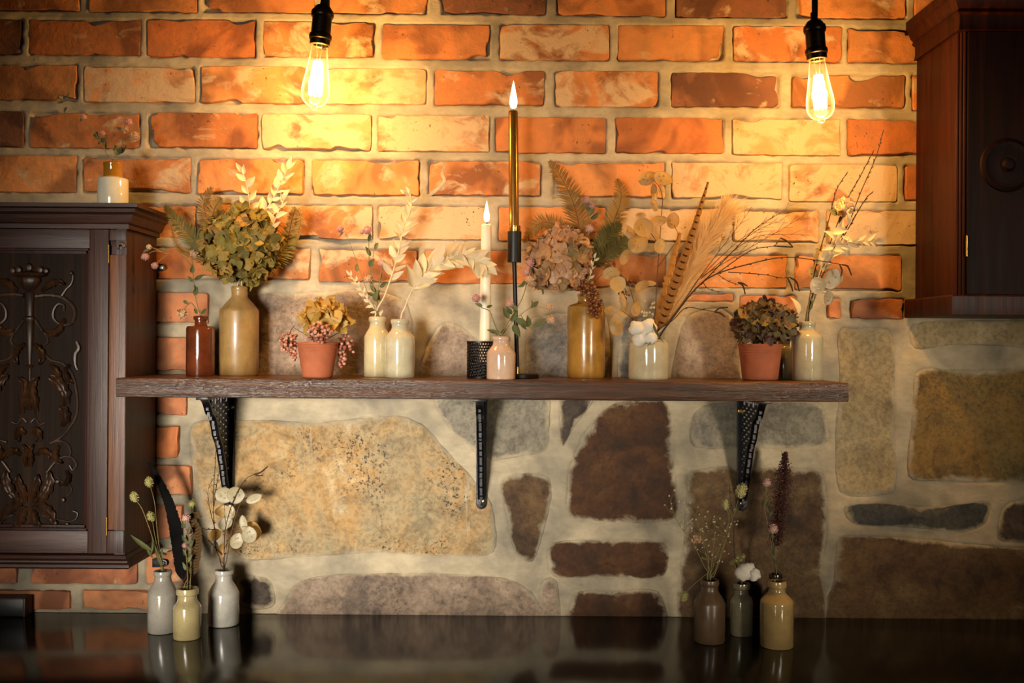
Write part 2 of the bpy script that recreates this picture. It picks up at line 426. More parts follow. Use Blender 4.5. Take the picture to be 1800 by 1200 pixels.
# rows: y of top and bottom edge at photo x = 150 and at x = 1380, then the bricks' left and right ends
ROWS = [
 ((-52, -40), (20, 33), [(-260,-65),(-52,140),(157,347),(357,553),(566,752),(775,960),(978,1170),(1186,1384),(1400,1594),(1608,1800),(1812,2010)]),
 ((33, 46), (99, 109), [(-158,40),(52,247),(258,450),(463,660),(672,862),(878,1072),(1086,1273),(1288,1481),(1490,1690),(1702,1900)]),
 ((114, 127), (180, 192), [(-260,-68),(-55,137),(148,342),(352,546),(558,750),(764,958),(974,1158),(1180,1371),(1391,1591),(1603,1800)]),
 ((197, 208), (261, 273), [(-158,42),(53,247),(260,452),(460,653),(664,860),(870,1065),(1082,1272),(1287,1478),(1490,1690)]),
 ((275, 287), (339, 353), [(-260,-66),(-54,135),(145,335),(347,535),(548,738),(752,952),(972,1168),(1181,1375),(1387,1578),(1590,1790)]),
 ((356, 367), (417, 428), [(160,345),(355,452),(463,655),(665,858),(876,1066),(1083,1272),(1287,1440),(1453,1640)]),
 ((432, 446), (487, 509), [(240,440),(452,546),(560,735),(747,950),(962,1170),(1186,1385),(1397,1585)]),
 ((512, 519), (572, 559), [(200,366)]),
 ((591, 598), (655, 662), [(200,340)]),
 ((670, 676), (728, 734), [(200,328)]),
 ((745, 751), (805, 811), [(210,315)]),
 ((816, 822), (870, 876), [(210,338)]),
 ((886, 892), (946, 952), [(210,322)]),
 ((962, 968), (1026, 1032), [(-130,30),(55,242),(256,330)]),
 ((1036, 1042), (1084, 1090), [(-120,125),(145,300)]),
]
EXTRA = [(1454,524,1478,561), (1494,524,1590,561), (1300,519,1400,556), (1190,514,1290,530)]
DARK_B = {(0,775),(1,-158),(2,1180),(0,1186),(3,-158)}
PALE_B = {(3,460),(2,558),(3,664),(2,148),(4,1181),(5,665),(5,1083),(5,1287),(4,1387),(3,1287),(5,1453)}
bricks = []
for ri, (tp, bt, xs) in enumerate(ROWS):
    for (x0, x1) in xs:
        xm = (x0+x1)/2; k = (xm-150)/1230
        y0 = tp[0] + (tp[1]-tp[0])*k; y1 = bt[0] + (bt[1]-bt[0])*k
        bricks.append((x0, y0+wr.uniform(-1.5,1.5), x1, y1+wr.uniform(-1.5,1.5), (ri, x0)))
for e in EXTRA: bricks.append(e + ((99, e[0]),))
STONES = [
 ('ochre', [(338,742),(420,736),(560,740),(690,728),(745,745),(795,800),(840,848),(868,890),(870,972),(780,978),(650,974),(500,984),(425,985),(396,965),(360,905),(345,850),(332,790)]),
 ('grey', [(760,700),(830,690),(960,690),(968,740),(962,792),(905,806),(868,812),(830,790),(790,752)]),
 ('dark', [(985,695),(1045,692),(1035,720),(1005,760),(988,788),(981,740)]),
 ('redbrown', [(1062,716),(1110,698),(1168,698),(1184,740),(1188,820),(1190,912),(1100,921),(1005,914),(994,880),(1000,822),(1022,765)]),
 ('brown', [(880,846),(925,828),(968,838),(970,880),(958,935),(938,988),(912,980),(895,950),(888,905)]),
 ('redbrown', [(972,952),(1080,946),(1170,952),(1176,1000),(1155,1018),(1060,1016),(975,1015),(961,990)]),
 ('redbrown', [(1010,1042),(1080,1036),(1160,1038),(1168,1110),(1005,1110)]),
 ('pinkgrey', [(502,1050),(530,1018),(610,1007),(760,1006),(880,1014),(936,1040),(942,1110),(504,1110)]),
 ('pinkgrey', [(950,1024),(980,1022),(988,1110),(948,1110)]),
 ('dark', [(415,1015),(455,1010),(480,1025),(484,1060),(470,1072),(420,1066)]),
 ('grey', [(1212,742),(1235,712),(1310,704),(1435,706),(1456,740),(1450,782),(1320,792),(1220,786)]),
 ('brown', [(1212,826),(1300,818),(1432,824),(1452,850),(1456,930),(1446,1000),(1442,1110),(1202,1110),(1200,950),(1204,870)]),
 ('sand', [(1472,582),(1500,574),(1562,578),(1574,620),(1575,740),(1576,850),(1560,870),(1475,868),(1466,760),(1474,680)]),
 ('sand', [(1600,570),(1660,562),(1800,560),(1950,560),(1950,612),(1800,612),(1680,606),(1606,614)]),
 ('gold', [(1606,668),(1622,646),(1700,648),(1850,645),(1980,650),(1980,850),(1780,852),(1660,848),(1598,838),(1600,750)]),
 ('slate', [(1482,890),(1540,882),(1640,890),(1736,882),(1736,918),(1690,936),(1600,928),(1500,922)]),
 ('dark', [(1760,892),(1800,876),(1930,874),(1940,950),(1790,956),(1752,946)]),
 ('brown', [(1470,950),(1500,940),(1640,948),(1800,962),(1960,968),(1960,1115),(1464,1115),(1464,1020)]),
 ('pinkgrey', [(372,590),(392,540),(440,514),(540,512),(650,508),(712,528),(728,570),(722,640),(724,698),(352,698),(354,650)]),
 ('pinkgrey', [(742,698),(744,620),(768,572),(800,566),(838,592),(880,640),(905,680),(905,698)]),
 ('bluegrey', [(928,680),(922,600),(936,558),(990,548),(1062,548),(1074,610),(1072,688),(990,694)]),
 ('bluegrey', [(1090,690),(1086,600),(1100,556),(1160,550),(1168,610),(1166,690)]),
 ('pinkgrey', [(1184,692),(1188,600),(1210,552),(1270,540),(1298,570),(1304,650),(1302,692)]),
]
def smooth_poly(pts, n=5):
    P = [Vector(p) for p in pts]; m = len(P); out = []
    for i in range(m):
        p0, p1, p2, p3 = P[(i-1) % m], P[i], P[(i+1) % m], P[(i+2) % m]
        for k in range(n):
            t = k/n
            c = 0.5*((2*p1)+(p2-p0)*t+(2*p0-5*p1+4*p2-p3)*t*t+(3*p1-p0-3*p2+p3)*t**3)
            l = p1.lerp(p2, t)
            out.append(l.lerp(c, .75))
    return out
# mortar bed: a height field, sunk where bricks and stones sit
GX0, GX1, GZ0, GZ1, STEP = -1.36, 1.36, -0.56, 0.74, 0.0032
nx = int((GX1-GX0)/STEP)+1; nz = int((GZ1-GZ0)/STEP)+1
gx = GX0 + np.arange(nx)*STEP; gz = GZ0 + np.arange(nz)*STEP
H = np.zeros((nz, nx))                       # + is towards the room
def smooth_noise(cell, seed):
    rg = np.random.default_rng(seed); a = rg.standard_normal((int(nz/cell)+3, int(nx/cell)+3))
    zi = np.arange(nz)/cell; xi = np.arange(nx)/cell
    z0 = zi.astype(int); x0 = xi.astype(int); fz = (zi-z0)[:,None]; fx = (xi-x0)[None,:]
    fz = fz*fz*(3-2*fz); fx = fx*fx*(3-2*fx)
    A = a[np.ix_(z0,x0)]; B = a[np.ix_(z0,x0+1)]; C = a[np.ix_(z0+1,x0)]; D = a[np.ix_(z0+1,x0+1)]
    return (A*(1-fx)+B*fx)*(1-fz) + (C*(1-fx)+D*fx)*fz
H += smooth_noise(14, 1)*.0011 + smooth_noise(5, 2)*.0006 + smooth_noise(45, 3)*.0013
edge_warp = smooth_noise(4, 4)*.0010
def poly_sdf(poly, X, Z):
    d = np.full(X.shape, 1e9); ins = np.zeros(X.shape, bool); n = len(poly)
    for i in range(n):
        ax, az = poly[i]; bx, bz = poly[(i+1) % n]
        ex, ez = bx-ax, bz-az; wx, wz = X-ax, Z-az
        t = np.clip((wx*ex+wz*ez)/(ex*ex+ez*ez+1e-12), 0, 1)
        d = np.minimum(d, np.hypot(wx-ex*t, wz-ez*t))
        c = ((az <= Z) & (bz > Z)) | ((bz <= Z) & (az > Z))
        ins ^= c & (X < ax + (Z-az)/(bz-az+1e-12)*ex)
    return np.where(ins, -d, d)
def carve(poly, depth, soft, inset=0.0):
    xs = [p[0] for p in poly]; zs = [p[1] for p in poly]
    i0, i1 = max(0, int((min(xs)-GX0-.02)/STEP)), min(nx, int((max(xs)-GX0+.02)/STEP)+2)
    k0, k1 = max(0, int((min(zs)-GZ0-.02)/STEP)), min(nz, int((max(zs)-GZ0+.02)/STEP)+2)
    if i1 <= i0 or k1 <= k0: return
    X, Z = np.meshgrid(gx[i0:i1], gz[k0:k1]); s = poly_sdf(poly, X, Z) + inset + edge_warp[k0:k1, i0:i1]
    t = np.clip((-s+soft*.5)/soft, 0, 1)
    H[k0:k1, i0:i1] = H[k0:k1, i0:i1]*(1-t) - depth*t
wall = link('wall_back', bpy.data.meshes.new('wall_back'))
tag(wall, 'old wall of orange bricks over large rubble stones in pale lime mortar', 'wall', kind='structure')

def brick_outline(a, b, seed):
    """rounded, slightly ragged rectangle (world x,z)"""
    r = random.Random(seed); x0, x1, z0, z1 = a[0], b[0], b[1], a[1]
    rad = r.uniform(.002, .005); pts = []
    corners = [(x1-rad, z1-rad, 0), (x0+rad, z1-rad, 90), (x0+rad, z0+rad, 180), (x1-rad, z0+rad, 270)]
    for i, (cx, cz, a0) in enumerate(corners):
        for k in range(4):
            an = math.radians(a0 + 30*k); pts.append(Vector((cx+rad*math.cos(an), cz+rad*math.sin(an))))
        nx_, nz_, na = corners[(i+1) % 4]
        e = Vector((nx_+rad*math.cos(math.radians(na)), nz_+rad*math.sin(math.radians(na)))); s = pts[-1].copy()
        n = max(1, int((e-s).length/.008))
        for k in range(1, n): pts.append(s.lerp(e, k/n))
    return pts
def ring_mesh(me_name, rings, centre=None):
    """rings: list of equal-length lists of 3-D points, outermost first; the last is closed by a fan"""
    v = []; f = []; n = len(rings[0])
    for rg in rings: v += [tuple(p) for p in rg]
    for i in range(len(rings)-1):
        for k in range(n):
            k2 = (k+1) % n; f.append((i*n+k, i*n+k2, (i+1)*n+k2, (i+1)*n+k))
    b = (len(rings)-1)*n
    if centre is None: f.append(tuple(b+k for k in range(n)))
    else:
        v.append(tuple(centre)); f += [(b+k, b+(k+1) % n, len(v)-1) for k in range(n)]
    me = bpy.data.meshes.new(me_name); me.from_pydata(v, [], f)
    me.polygons.foreach_set('use_smooth', [True]*len(f)); me.set_sharp_from_angle(angle=math.radians(50))
    return me
for i, (x0, y0, x1, y1, key) in enumerate(bricks):
    a = at(x0, y0, 0); b = at(x1, y1, 0); r = random.Random(1000+i)
    if b.z < GZ0+.03: b.z = GZ0+.03
    A = (a.x, a.z); B = (b.x, b.z)
    out = brick_outline(A, B, 500+i); c = Vector(((a.x+b.x)/2, (a.z+b.z)/2))
    carve([(p.x, p.y) for p in out], .013, .0035, .0012)
    proud = r.uniform(-.0002, .0026); tilt = (r.uniform(-.010, .010), r.uniform(-.02, .02))
    def shrink(p, s, q):
        d = (c-p); return p + Vector((math.copysign(min(abs(d.x), s), d.x), math.copysign(min(abs(d.y), s), d.y)))
    chip = []
    gapside = [r.uniform(0, 1)**3*.0046 for _ in range(4)]
    for p in out:
        side = 0 if abs(p.x-a.x) < .012 else 1 if abs(p.x-b.x) < .012 else 2 if p.y > c.y else 3
        nz1 = mnoise.noise(Vector((p.x*55, p.y*55, i*3.7))); nz2 = mnoise.noise(Vector((p.x*16, p.y*16, i*1.3)))
        chip.append(max(-.0008, gapside[side] + .0020*nz1 + max(0, nz2-.20)*.020))
    def P3(p, h): return Vector((p.x-c.x, -(h + (p.x-c.x)*tilt[0] + (p.y-c.y)*tilt[1]), p.y-c.y))
    r0 = [P3(shrink(p, ch, 0), -.012) for p, ch in zip(out, chip)]
    r1 = [P3(shrink(p, ch+.0002, 0), proud-.0022) for p, ch in zip(out, chip)]
    r2 = [P3(shrink(p, ch+.0014, 0), proud) for p, ch in zip(out, chip)]
    me = ring_mesh('brick', [r0, r1, r2]); me.materials.append(M_BRICK); me.polygons[len(me.polygons)-1].use_smooth = False
    o = link('brick', me, wall, (c.x, 0, c.y))
    h = r.random(); base = Vector((.36, .125, .036)).lerp(Vector((.50, .235, .080)), h)*r.uniform(.80, 1.12)
    lime = r.uniform(.12, .62)
    if key in DARK_B: base = Vector((.16, .07, .035)); lime = .3
    if key in PALE_B: base = base.lerp(Vector((.56, .33, .17)), .5); lime = r.uniform(.62, .85)
    if key[0] >= 7: base = base.lerp(Vector((.40, .17, .10)), .5); lime *= .8
    if key == (10, 210): base = Vector((.52, .19, .065)); lime = .1
    o.color = (base.x, base.y, base.z, lime)
for i, (kind, pl) in enumerate(STONES):
    r = random.Random(300+i)
    out = [Vector((at(p.x, p.y, 0).x, max(GZ0+.006, at(p.x, p.y, 0).z))) for p in smooth_poly([Vector(p) for p in pl], 5)]
    c = sum(out, Vector((0, 0)))/len(out)
    out = [p + (p-c).normalized()*.0022*mnoise.noise(Vector((p.x*40, p.y*40, i*2.1))) for p in out]
    carve([(p.x, p.y) for p in out], .010, .012, .006)
    proud = r.uniform(.0004, .0022)
    def lvl(p, h): return Vector((p.x-c.x, -(h + .0016*mnoise.noise(Vector((p.x*9, p.y*9, i*5.3))) + .0007*mnoise.noise(Vector((p.x*31, p.y*31, i)))), p.y-c.y))
    def toward(p, dist):
        d = c-p; return p + d*min(.9, dist/max(d.length, 1e-6))
    rings = [[lvl(toward(p, 0), -.014) for p in out], [lvl(toward(p, .001), -.004) for p in out], [lvl(toward(p, .005), proud*.3) for p in out], [lvl(toward(p, .013), proud) for p in out], [lvl(toward(p, .026), proud+.0005) for p in out]]
    for s in (.72, .48, .24): rings.append([lvl(c + (toward(p, .030)-c)*s, proud + .003*(1-s)) for p in out])
    me = ring_mesh('stone', rings, lvl(c, proud+.003)); me.materials.append(ST[kind])
    ea = me.attributes.new('edge', 'FLOAT', 'POINT'); k_ = len(out)
    ea.data.foreach_set('value', sum([[w_]*k_ for w_ in (1, .95, .75, .42, .12, 0, 0, 0)], []) + [0.0])
    link('stone', me, wall, (c.x, 0, c.y))
m = MB(); pts = spline([Vector((at(x, y, 0).x, -.0015, at(x, y, 0).z)) for x, y in ((782,292),(777,306),(781,318),(770,332),(752,346))], 5)
m.tube(pts, [.0035]*len(pts), 7, flat=.5); m.build('mortar_smear', M_MORTAR, wall)
# finish the mortar mesh
V = np.zeros((nz, nx, 3)); V[..., 0] = gx[None, :]; V[..., 1] = -H; V[..., 2] = gz[:, None]
q = (np.arange(nz-1)[:, None]*nx + np.arange(nx-1)[None, :]).ravel()
F = np.stack([q, q+1, q+nx+1, q+nx], 1).astype(np.int32)
wm = wall.data; wm.vertices.add(nz*nx); wm.vertices.foreach_set('co', V.ravel())
wm.loops.add(F.size); wm.loops.foreach_set('vertex_index', F.ravel())
wm.polygons.add(len(F)); wm.polygons.foreach_set('loop_start', np.arange(len(F), dtype=np.int32)*4)
wm.update(calc_edges=True); wm.polygons.foreach_set('use_smooth', np.ones(len(F), bool)); wm.materials.append(M_MORTAR)

# ------------------------------------------------------------------ the rest of the room
M_ROOM = mat_plain('dark_room_paint', '3A2C22', .85, 0, .12, 5, .05)
def shell(name, a, b, label, cat):
    m = MB(); m.box(a, b); tag(m.build(name, M_ROOM, smooth=0), label, cat, kind='structure')
RX, RY, RZ0_, RZ1_ = 2.5, -3.0, -1.46, 1.30
shell('wall_left', (-RX-.05, RY, RZ0_), (-RX, .05, RZ1_), 'dark painted side wall beyond the carved cabinet', 'wall')
shell('wall_right', (RX, RY, RZ0_), (RX+.05, .05, RZ1_), 'dark painted side wall beyond the red cabinet', 'wall')
shell('wall_front', (-RX, RY-.05, RZ0_), (RX, RY, RZ1_), 'dark painted wall across the room with the windows', 'wall')
shell('wall_rear', (-RX, .016, RZ0_), (RX, .05, RZ1_), 'plain dark wall around the brickwork', 'wall')
shell('floor', (-RX, RY, RZ0_-.05), (RX, .05, RZ0_), 'dark floor of the room', 'floor')
shell('ceiling', (-RX, RY, RZ1_), (RX, .05, RZ1_+.05), 'dark ceiling of the room', 'ceiling')

# ------------------------------------------------------------------ worktop
ZC = at(900, 1081, 0).z
m = MB(); m.box((-1.36, -.66, ZC-.04), (1.36, -.004, ZC))
m.box((-1.34, -.62, RZ0_), (1.34, -.004, ZC-.04)); ct = m.build('worktop', M_COUNTER, bevel=.003); tag(ct, 'glossy black worktop running along the foot of the stone wall', 'worktop')
m = MB(); m.box(at(-60, 1048, -.03), at(50, 1081, -.008)); cb = m
b0 = at(-60, 1049, -.02); b1 = at(50, 1081, -.02)
ob = thing('socket_box', 'black rectangular box on the worktop against the bricks below the carved cabinet', 'box', (b0.x, -.02, ZC))
m = MB(); m.box((b0.x, -.035, ZC), (b1.x, -.006, b0.z)); m.build('body', M_BLACK, ob, bevel=.0015)
m = MB(); m.box((b0.x, -.037, b0.z), (b1.x, -.005, b0.z+.002)); m.box((b1.x-.003, -.037, ZC), (b1.x+.001, -.005, b0.z+.002)); m.build('frame', M_MAHOG, ob, bevel=.0005)

# ------------------------------------------------------------------ shelf and brackets
ZS = at(900, 661, 0).z            # shelf top
SH_T = .034; SH_D = .216
xl = -.690; xr = at(1492, 690, -SH_D).x
def shelf_mesh():
    nxs = 60; prof = []
    y0, y1 = -SH_D, -.012
    prof = [(y1, ZS-SH_T), (y1, ZS), (-.10, ZS), (y0+.004, ZS), (y0+.0012, ZS-.0012), (y0, ZS-.004), (y0, ZS-.012), (y0, ZS-.022), (y0, ZS-SH_T+.004), (y0+.0012, ZS-SH_T+.0012), (y0+.004, ZS-SH_T), (-.10, ZS-SH_T)]
    v = []; n = len(prof)
    for i in range(nxs+1):
        x = xl + (xr-xl)*i/nxs
        e = .0012 if i in (0, nxs) else 0
        for j, (y, z) in enumerate(prof):
            yy = y; zz = z
            if 3 <= j <= 9: yy += .0011*mnoise.noise(Vector((x*9, z*60, 2)))
            if j in (3, 4): zz -= max(0, mnoise.noise(Vector((x*14, 1, 5)))-.2)*.003
            if e: yy = yy + (e if yy < -.1 else -e)*.6; zz = zz + (-e if z > ZS-.017 else e)*.6
            v.append((x, yy, zz))
    f = [(i*n+j, i*n+(j+1) % n, (i+1)*n+(j+1) % n, (i+1)*n+j) for i in range(nxs) for j in range(n)]
    f += [tuple(range(n)), tuple(nxs*n+j for j in range(n-1, -1, -1))]
    m = MB(); m.add(v, f); return m
sh = shelf_mesh().build('shelf', M_SHELF, smooth=30)
tag(sh, 'thick dark-stained wooden plank shelf on three black iron brackets', 'shelf')

def bracket(px_plane, label, flip):
    x = at(px_plane, 760, 0).x
    zt = ZS-SH_T; zb = at(900, 894, 0).z + .0
    root = thing('shelf_bracket', label, 'bracket', (x, -.004, zb), 'black iron brackets under the shelf')
    fw = .011
    # wall flange with rounded foot
    m = MB(); ol = [(x-fw, zt), (x+fw, zt)] + [(x+fw*.92*math.cos(a), zb+fw-fw*math.sin(a)) for a in [PI*k/8 for k in range(9)]]
    m.prism(ol, 'y', -.0085, -.003); m.build('wall_flange', M_IRON, root, bevel=.0012)
    # raised rib with slots down the flange
    m = MB()
    for k in range(9):
        z0 = zt-.012-k*.0235; m.box((x-.0022, -.0105, z0-.017), (x+.0022, -.008, z0))
    m.build('flange_rib', M_IRON, root, bevel=.0006)
    m = MB(); m.box((x-fw, -.182, zt-.006), (x+fw, -.006, zt-.0003)); m.build('shelf_flange', M_IRON, root, bevel=.0012)
    # curved outer strap
    prof = [(-.178, zt-.004), (-.160, zt-.012), (-.146, zt-.026), (-.138, zt-.034), (-.120, zt-.042), (-.106, zt-.060), (-.096, zt-.078), (-.080, zt-.092), (-.070, zt-.106), (-.060, zt-.125), (-.050, zt-.142), (-.040, zt-.165), (-.024, zt-.190), (-.010, zt-.206)]
    pts = spline([Vector((x, y, z)) for y, z in prof], 3)
    m = MB(); n = len(pts); v = []; hw = .007
    for i, p in enumerate(pts):
        t = (pts[min(i+1, n-1)]-pts[max(i-1, 0)]).normalized(); nr = Vector((0, -t.z, t.y))
        for sx, sn in ((-hw, 0), (hw, 0), (hw, 1), (-hw, 1)): v.append(p + Vector((sx, 0, 0)) + nr*(.004*sn))
    f = [(i*4+k, i*4+(k+1) % 4, (i+1)*4+(k+1) % 4, (i+1)*4+k) for i in range(n-1) for k in range(4)] + [(0,1,2,3), ((n-1)*4+3,(n-1)*4+2,(n-1)*4+1,(n-1)*4)]
    m.add(v, f); m.build('strap', M_IRON, root, bevel=.0008)
    # openwork web: upright bars with staggered links
    def depth_at(z):
        for a, b in zip(pts, pts[1:]):
            if b.z <= z <= a.z: return a.y + (b.y-a.y)*(z-a.z)/(b.z-a.z-1e-9)
        return pts[-1].y if z < pts[-1].z else pts[0].y
    m = MB(); bars = [-.022, -.040, -.058, -.076, -.094, -.112, -.130, -.148]
    for by in bars:
        zz = [zt-.006 - k*.004 for k in range(60)]
        zlow = min([z for z in zz if depth_at(z) < by+.002] or [zt-.006])
        if zt-.006-zlow > .008: m.box((x-.0022, by-.0020, zlow), (x+.0022, by+.0020, zt-.005))
    cols = [-.008] + bars
    for j in range(len(cols)-1):
        ya, yb = cols[j], cols[j+1]; k = 0; z = zt-.012-(.006 if j % 2 else 0)
        while z > zb+.01:
            if depth_at(z) < yb: m.box((x-.0024, yb, z-.0088), (x+.0024, ya, z))
            elif depth_at(z) < ya: m.box((x-.0024, depth_at(z), z-.0088), (x+.0024, ya, z))
            z -= .0125
    m.build('openwork_web', M_IRON, root, smooth=20)
    s = 1 if flip else -1
    for (zz, dx) in ((zt-.030, .0052*s), (zt-.105, -.0052*s if abs(px_plane-845) > 60 else -.005), (zb+.018, .0)):
        m = MB(); m.lathe([(0, .0028), (.0022, .0026), (.0030, .0010), (.0044, .0012), (.0048, 0)], n=16, M=Matrix.Rotation(PI/2, 4, 'X'), c=(x+dx, -.0084, zz))
        m.build('screw', M_STEEL if flip and zz > zt-.05 else M_BRASS, root)
    return root
bracket(404, 'black openwork iron bracket above the grey-white bottle, nearest the carved cabinet', True)
bracket(847, 'black iron bracket in the middle, under the perforated candle holder', False)
bracket(1304, 'black openwork iron bracket above the dried seed heads and cotton', False)

# ------------------------------------------------------------------ carved cabinet
def frame_profile(root, name, mat, prof, x0, x1, yf, yb, z0, sgn=1, right=True, left=True):
    """moulding around front and two sides. prof: (projection, z offset) from z0"""
    m = MB(); n = len(prof); v = []
    for p, dz in prof: v.append((x0-p if left else x0, yb, z0+dz))
    for p, dz in prof: v.append((x0-p if left else x0, yf-p, z0+dz))
    for p, dz in prof: v.append((x1+p if right else x1, yf-p, z0+dz))
    for p, dz in prof: v.append((x1+p if right else x1, yb, z0+dz))
    f = [(s*n+i, s*n+i+1, (s+1)*n+i+1, (s+1)*n+i) for s in range(3) for i in range(n-1)]
    f += [(n-1, 2*n-1, 3*n-1, 4*n-1), (0, 3*n, 2*n, n), tuple(range(n)), tuple(range(4*n-1, 3*n-1, -1)), (0, n-1, 4*n-1, 3*n)]
    m.add(v, f); return m.build(name, mat, root, smooth=28)
CX0, CX1, CYF, CYB = -1.046, -.692, -.165, -.010
CZ0 = at(200, 1000, -.175).z; CZ1 = at(200, 357, -.19).z
cz_body0 = CZ0 + .014; cz_body1 = CZ1 - .043
cab = thing('carved_cabinet', 'dark wooden wall cabinet with a carved scrollwork door', 'cabinet', (-.869, -.09, CZ0))
m = MB(); t_ = .018
m.box((CX0, CYF+.02, cz_body0), (CX0+t_, CYB, cz_body1)); m.box((CX1-t_, CYF+.0, cz_body0), (CX1, CYB, cz_body1))
m.box((CX0+.016, CYF+.021, cz_body0+.001), (CX1-.016, CYB-.001, cz_body0+t_)); m.box((CX0+.016, CYF+.021, cz_body1-t_), (CX1-.016, CYB-.001, cz_body1-.001)); m.box((CX0+.017, CYB-.006, cz_body0+.002), (CX1-.017, CYB-.0005, cz_body1-.002))
m.build('carcass', M_MAHOG, cab, smooth=20)
frame_profile(cab, 'cornice', M_MAHOGX, [(.0, 0), (.006, 0), (.006, .008), (.010, .010), (.014, .018), (.016, .024), (.022, .028), (.024, .034), (.030, .036), (.030, .043), (.0, .043)], CX0, CX1, CYF, CYB, cz_body1)
frame_profile(cab, 'base_moulding', M_MAHOGX, [(.0, 0), (.010, 0), (.013, .003), (.013, .008), (.009, .011), (.009, .014), (.005, .017), (.003, .022), (.0, .024)], CX0, CX1, CYF, CYB, CZ0)
# pilasters either side of the door
pw = .030
for sx in (-1, 1):
    xa, xb = (CX1-pw, CX1-.0005) if sx > 0 else (CX0, CX0+pw)
    zt_ = cz_body1-.001; zb_ = cz_body0+.012
    m = MB(); m.box((xa, CYF-.001, zb_+.042), (xb, CYF+.020, zt_-.045)); pl_ = m.build('pilaster', M_PILASTER, cab, bevel=.0012)
    m = MB(); m.box((xa, CYF-.002, zt_-.020), (xb, CYF+.020, zt_)); m.box((xa, CYF+.004, zt_-.045), (xb, CYF+.020, zt_-.020)); m.build('capital', M_MAHOG, pl_, bevel=.001)
    m = MB(); m.box((xa, CYF-.003, zb_), (xb, CYF+.020, zb_+.041)); m.build('plinth', M_MAHOG, pl_, bevel=.001)
    # carved console scroll under the capital
    m = MB(); cx_ = (xa+xb)/2
    sp = [Vector((cx_ + .004 + (.0085-.0016*k)*math.cos(k*.75), CYF-.002, zt_-.032 + (.0105-.0018*k)*math.sin(k*.75))) for k in range(6)]
    m.tube(spline(sp, 4), .0032, 6); m.lathe([(0, .004), (.004, .003), (.005, 0)], n=12, M=Matrix.Rotation(PI/2, 4, 'X'), c=(cx_+.004, CYF+.002, zt_-.032))
    m.build('console_scroll', M_CARVING, pl_)
# door
DX0, DX1 = CX0+pw+.001, CX1-pw-.001; DZ0, DZ1 = cz_body0+.012, cz_body1-.001
dcx = (DX0+DX1)/2
door = link('door', None, cab, (dcx, CYF, DZ0)); door.empty_display_size = .02
sw = .034; rz = .034
for nm, a, b, mt in (('stile', (DX0, DZ0), (DX0+sw, DZ1), M_MAHOG), ('stile', (DX1-sw, DZ0), (DX1, DZ1), M_MAHOG), ('rail', (DX0+sw, DZ1-rz), (DX1-sw, DZ1), M_MAHOGX), ('rail', (DX0+sw, DZ0), (DX1-sw, DZ0+rz+.006), M_MAHOGX)):
    m = MB(); m.box((a[0]+.0002, CYF-.002, a[1]), (b[0]-.0002, CYF+.018, b[1])); m.build(nm, mt, door, bevel=.0008)
px0, px1, pz0, pz1 = DX0+sw, DX1-sw, DZ0+rz+.006, DZ1-rz
m = MB()   # moulding bead round the panel
for k, (w_, yy) in enumerate(((.0045, -.0005), (.010, .005))):
    for a, b in (((px0, pz0), (px0+w_, pz1)), ((px1-w_, pz0), (px1, pz1)), ((px0, pz0), (px1, pz0+w_)), ((px0, pz1-w_), (px1, pz1))):
        m.box((a[0], CYF+yy, a[1]), (b[0], CYF+.016, b[1]))
m.build('panel_moulding', M_REDMAHOG, door, bevel=.0010)
m = MB(); m.box((px0+.001, CYF+.010, pz0+.001), (px1-.001, CYF+.017, pz1-.001)); m.build('carved_panel', M_CARVED, door)
YP = CYF + .010
def rel(px, py):  # relief point on the panel from a photo pixel (panel axis at px 48)
    p = at(px, py, YP); return p
axis_x = dcx
def mir(p): return Vector((2*axis_x-p.x, p.y, p.z))
def carve_tube(name, c, r0, r1, n=5, both=True, bulge=None, flat=.7):
    pts = pspline([(x, y, YP-.0015) for x, y in c], n); k = len(pts)
    shift = axis_x - at(48, 600, YP).x
    pts = [p + Vector((shift, 0, 0)) for p in pts]
    rad = [(r0 + (r1-r0)*i/(k-1))*(1 + (bulge or 0)*math.sin(PI*i/(k-1))) for i in range(k)]
    for g in ((pts,) if not both else (pts, [mir(p) for p in pts])):
        m = MB(); m.tube(g, rad, 7, flat=flat); m.build(name, M_CARVING, door)
def carve_leaf(c, w, both=True, ribs=4):
    """acanthus leaf: a broad curling blade with lobed edge and ribs, raised off the panel"""
    shift = axis_x - at(48, 600, YP).x
    sp = [p + Vector((shift, 0, 0)) for p in pspline([(x, y, YP) for x, y in c], 6)]
    n = len(sp)
    for g in ((sp,) if not both else (sp, [mir(p) for p in sp])):
        v = []; f = []; K = 9
        for i, p in enumerate(g):
            t = (g[min(i+1, n-1)]-g[max(i-1, 0)]).normalized(); s_ = i/(n-1)
            sd = Vector((-t.z, 0, t.x)); ww = w*(math.sin(PI*min(1, s_*.93+.07))**.6)*(1 + .16*math.sin(s_*PI*9))
            for j in range(K):
                u = (j/(K-1)-.5)*2
                h = .0065*(1-u*u)**.5*math.sin(PI*min(.93, s_+.1)) + .0022*abs(math.sin(u*PI*1.5)) + .003*s_
                v.append(p + sd*(u*ww) + Vector((0, -h, 0)))
        f = [(i*K+j, i*K+j+1, (i+1)*K+j+1, (i+1)*K+j) for i in range(n-1) for j in range(K-1)]
        m = MB(); m.add(v, f); m.build('acanthus_leaf', M_CARVING, door, smooth=60)
shift0 = axis_x - at(48, 600, YP).x
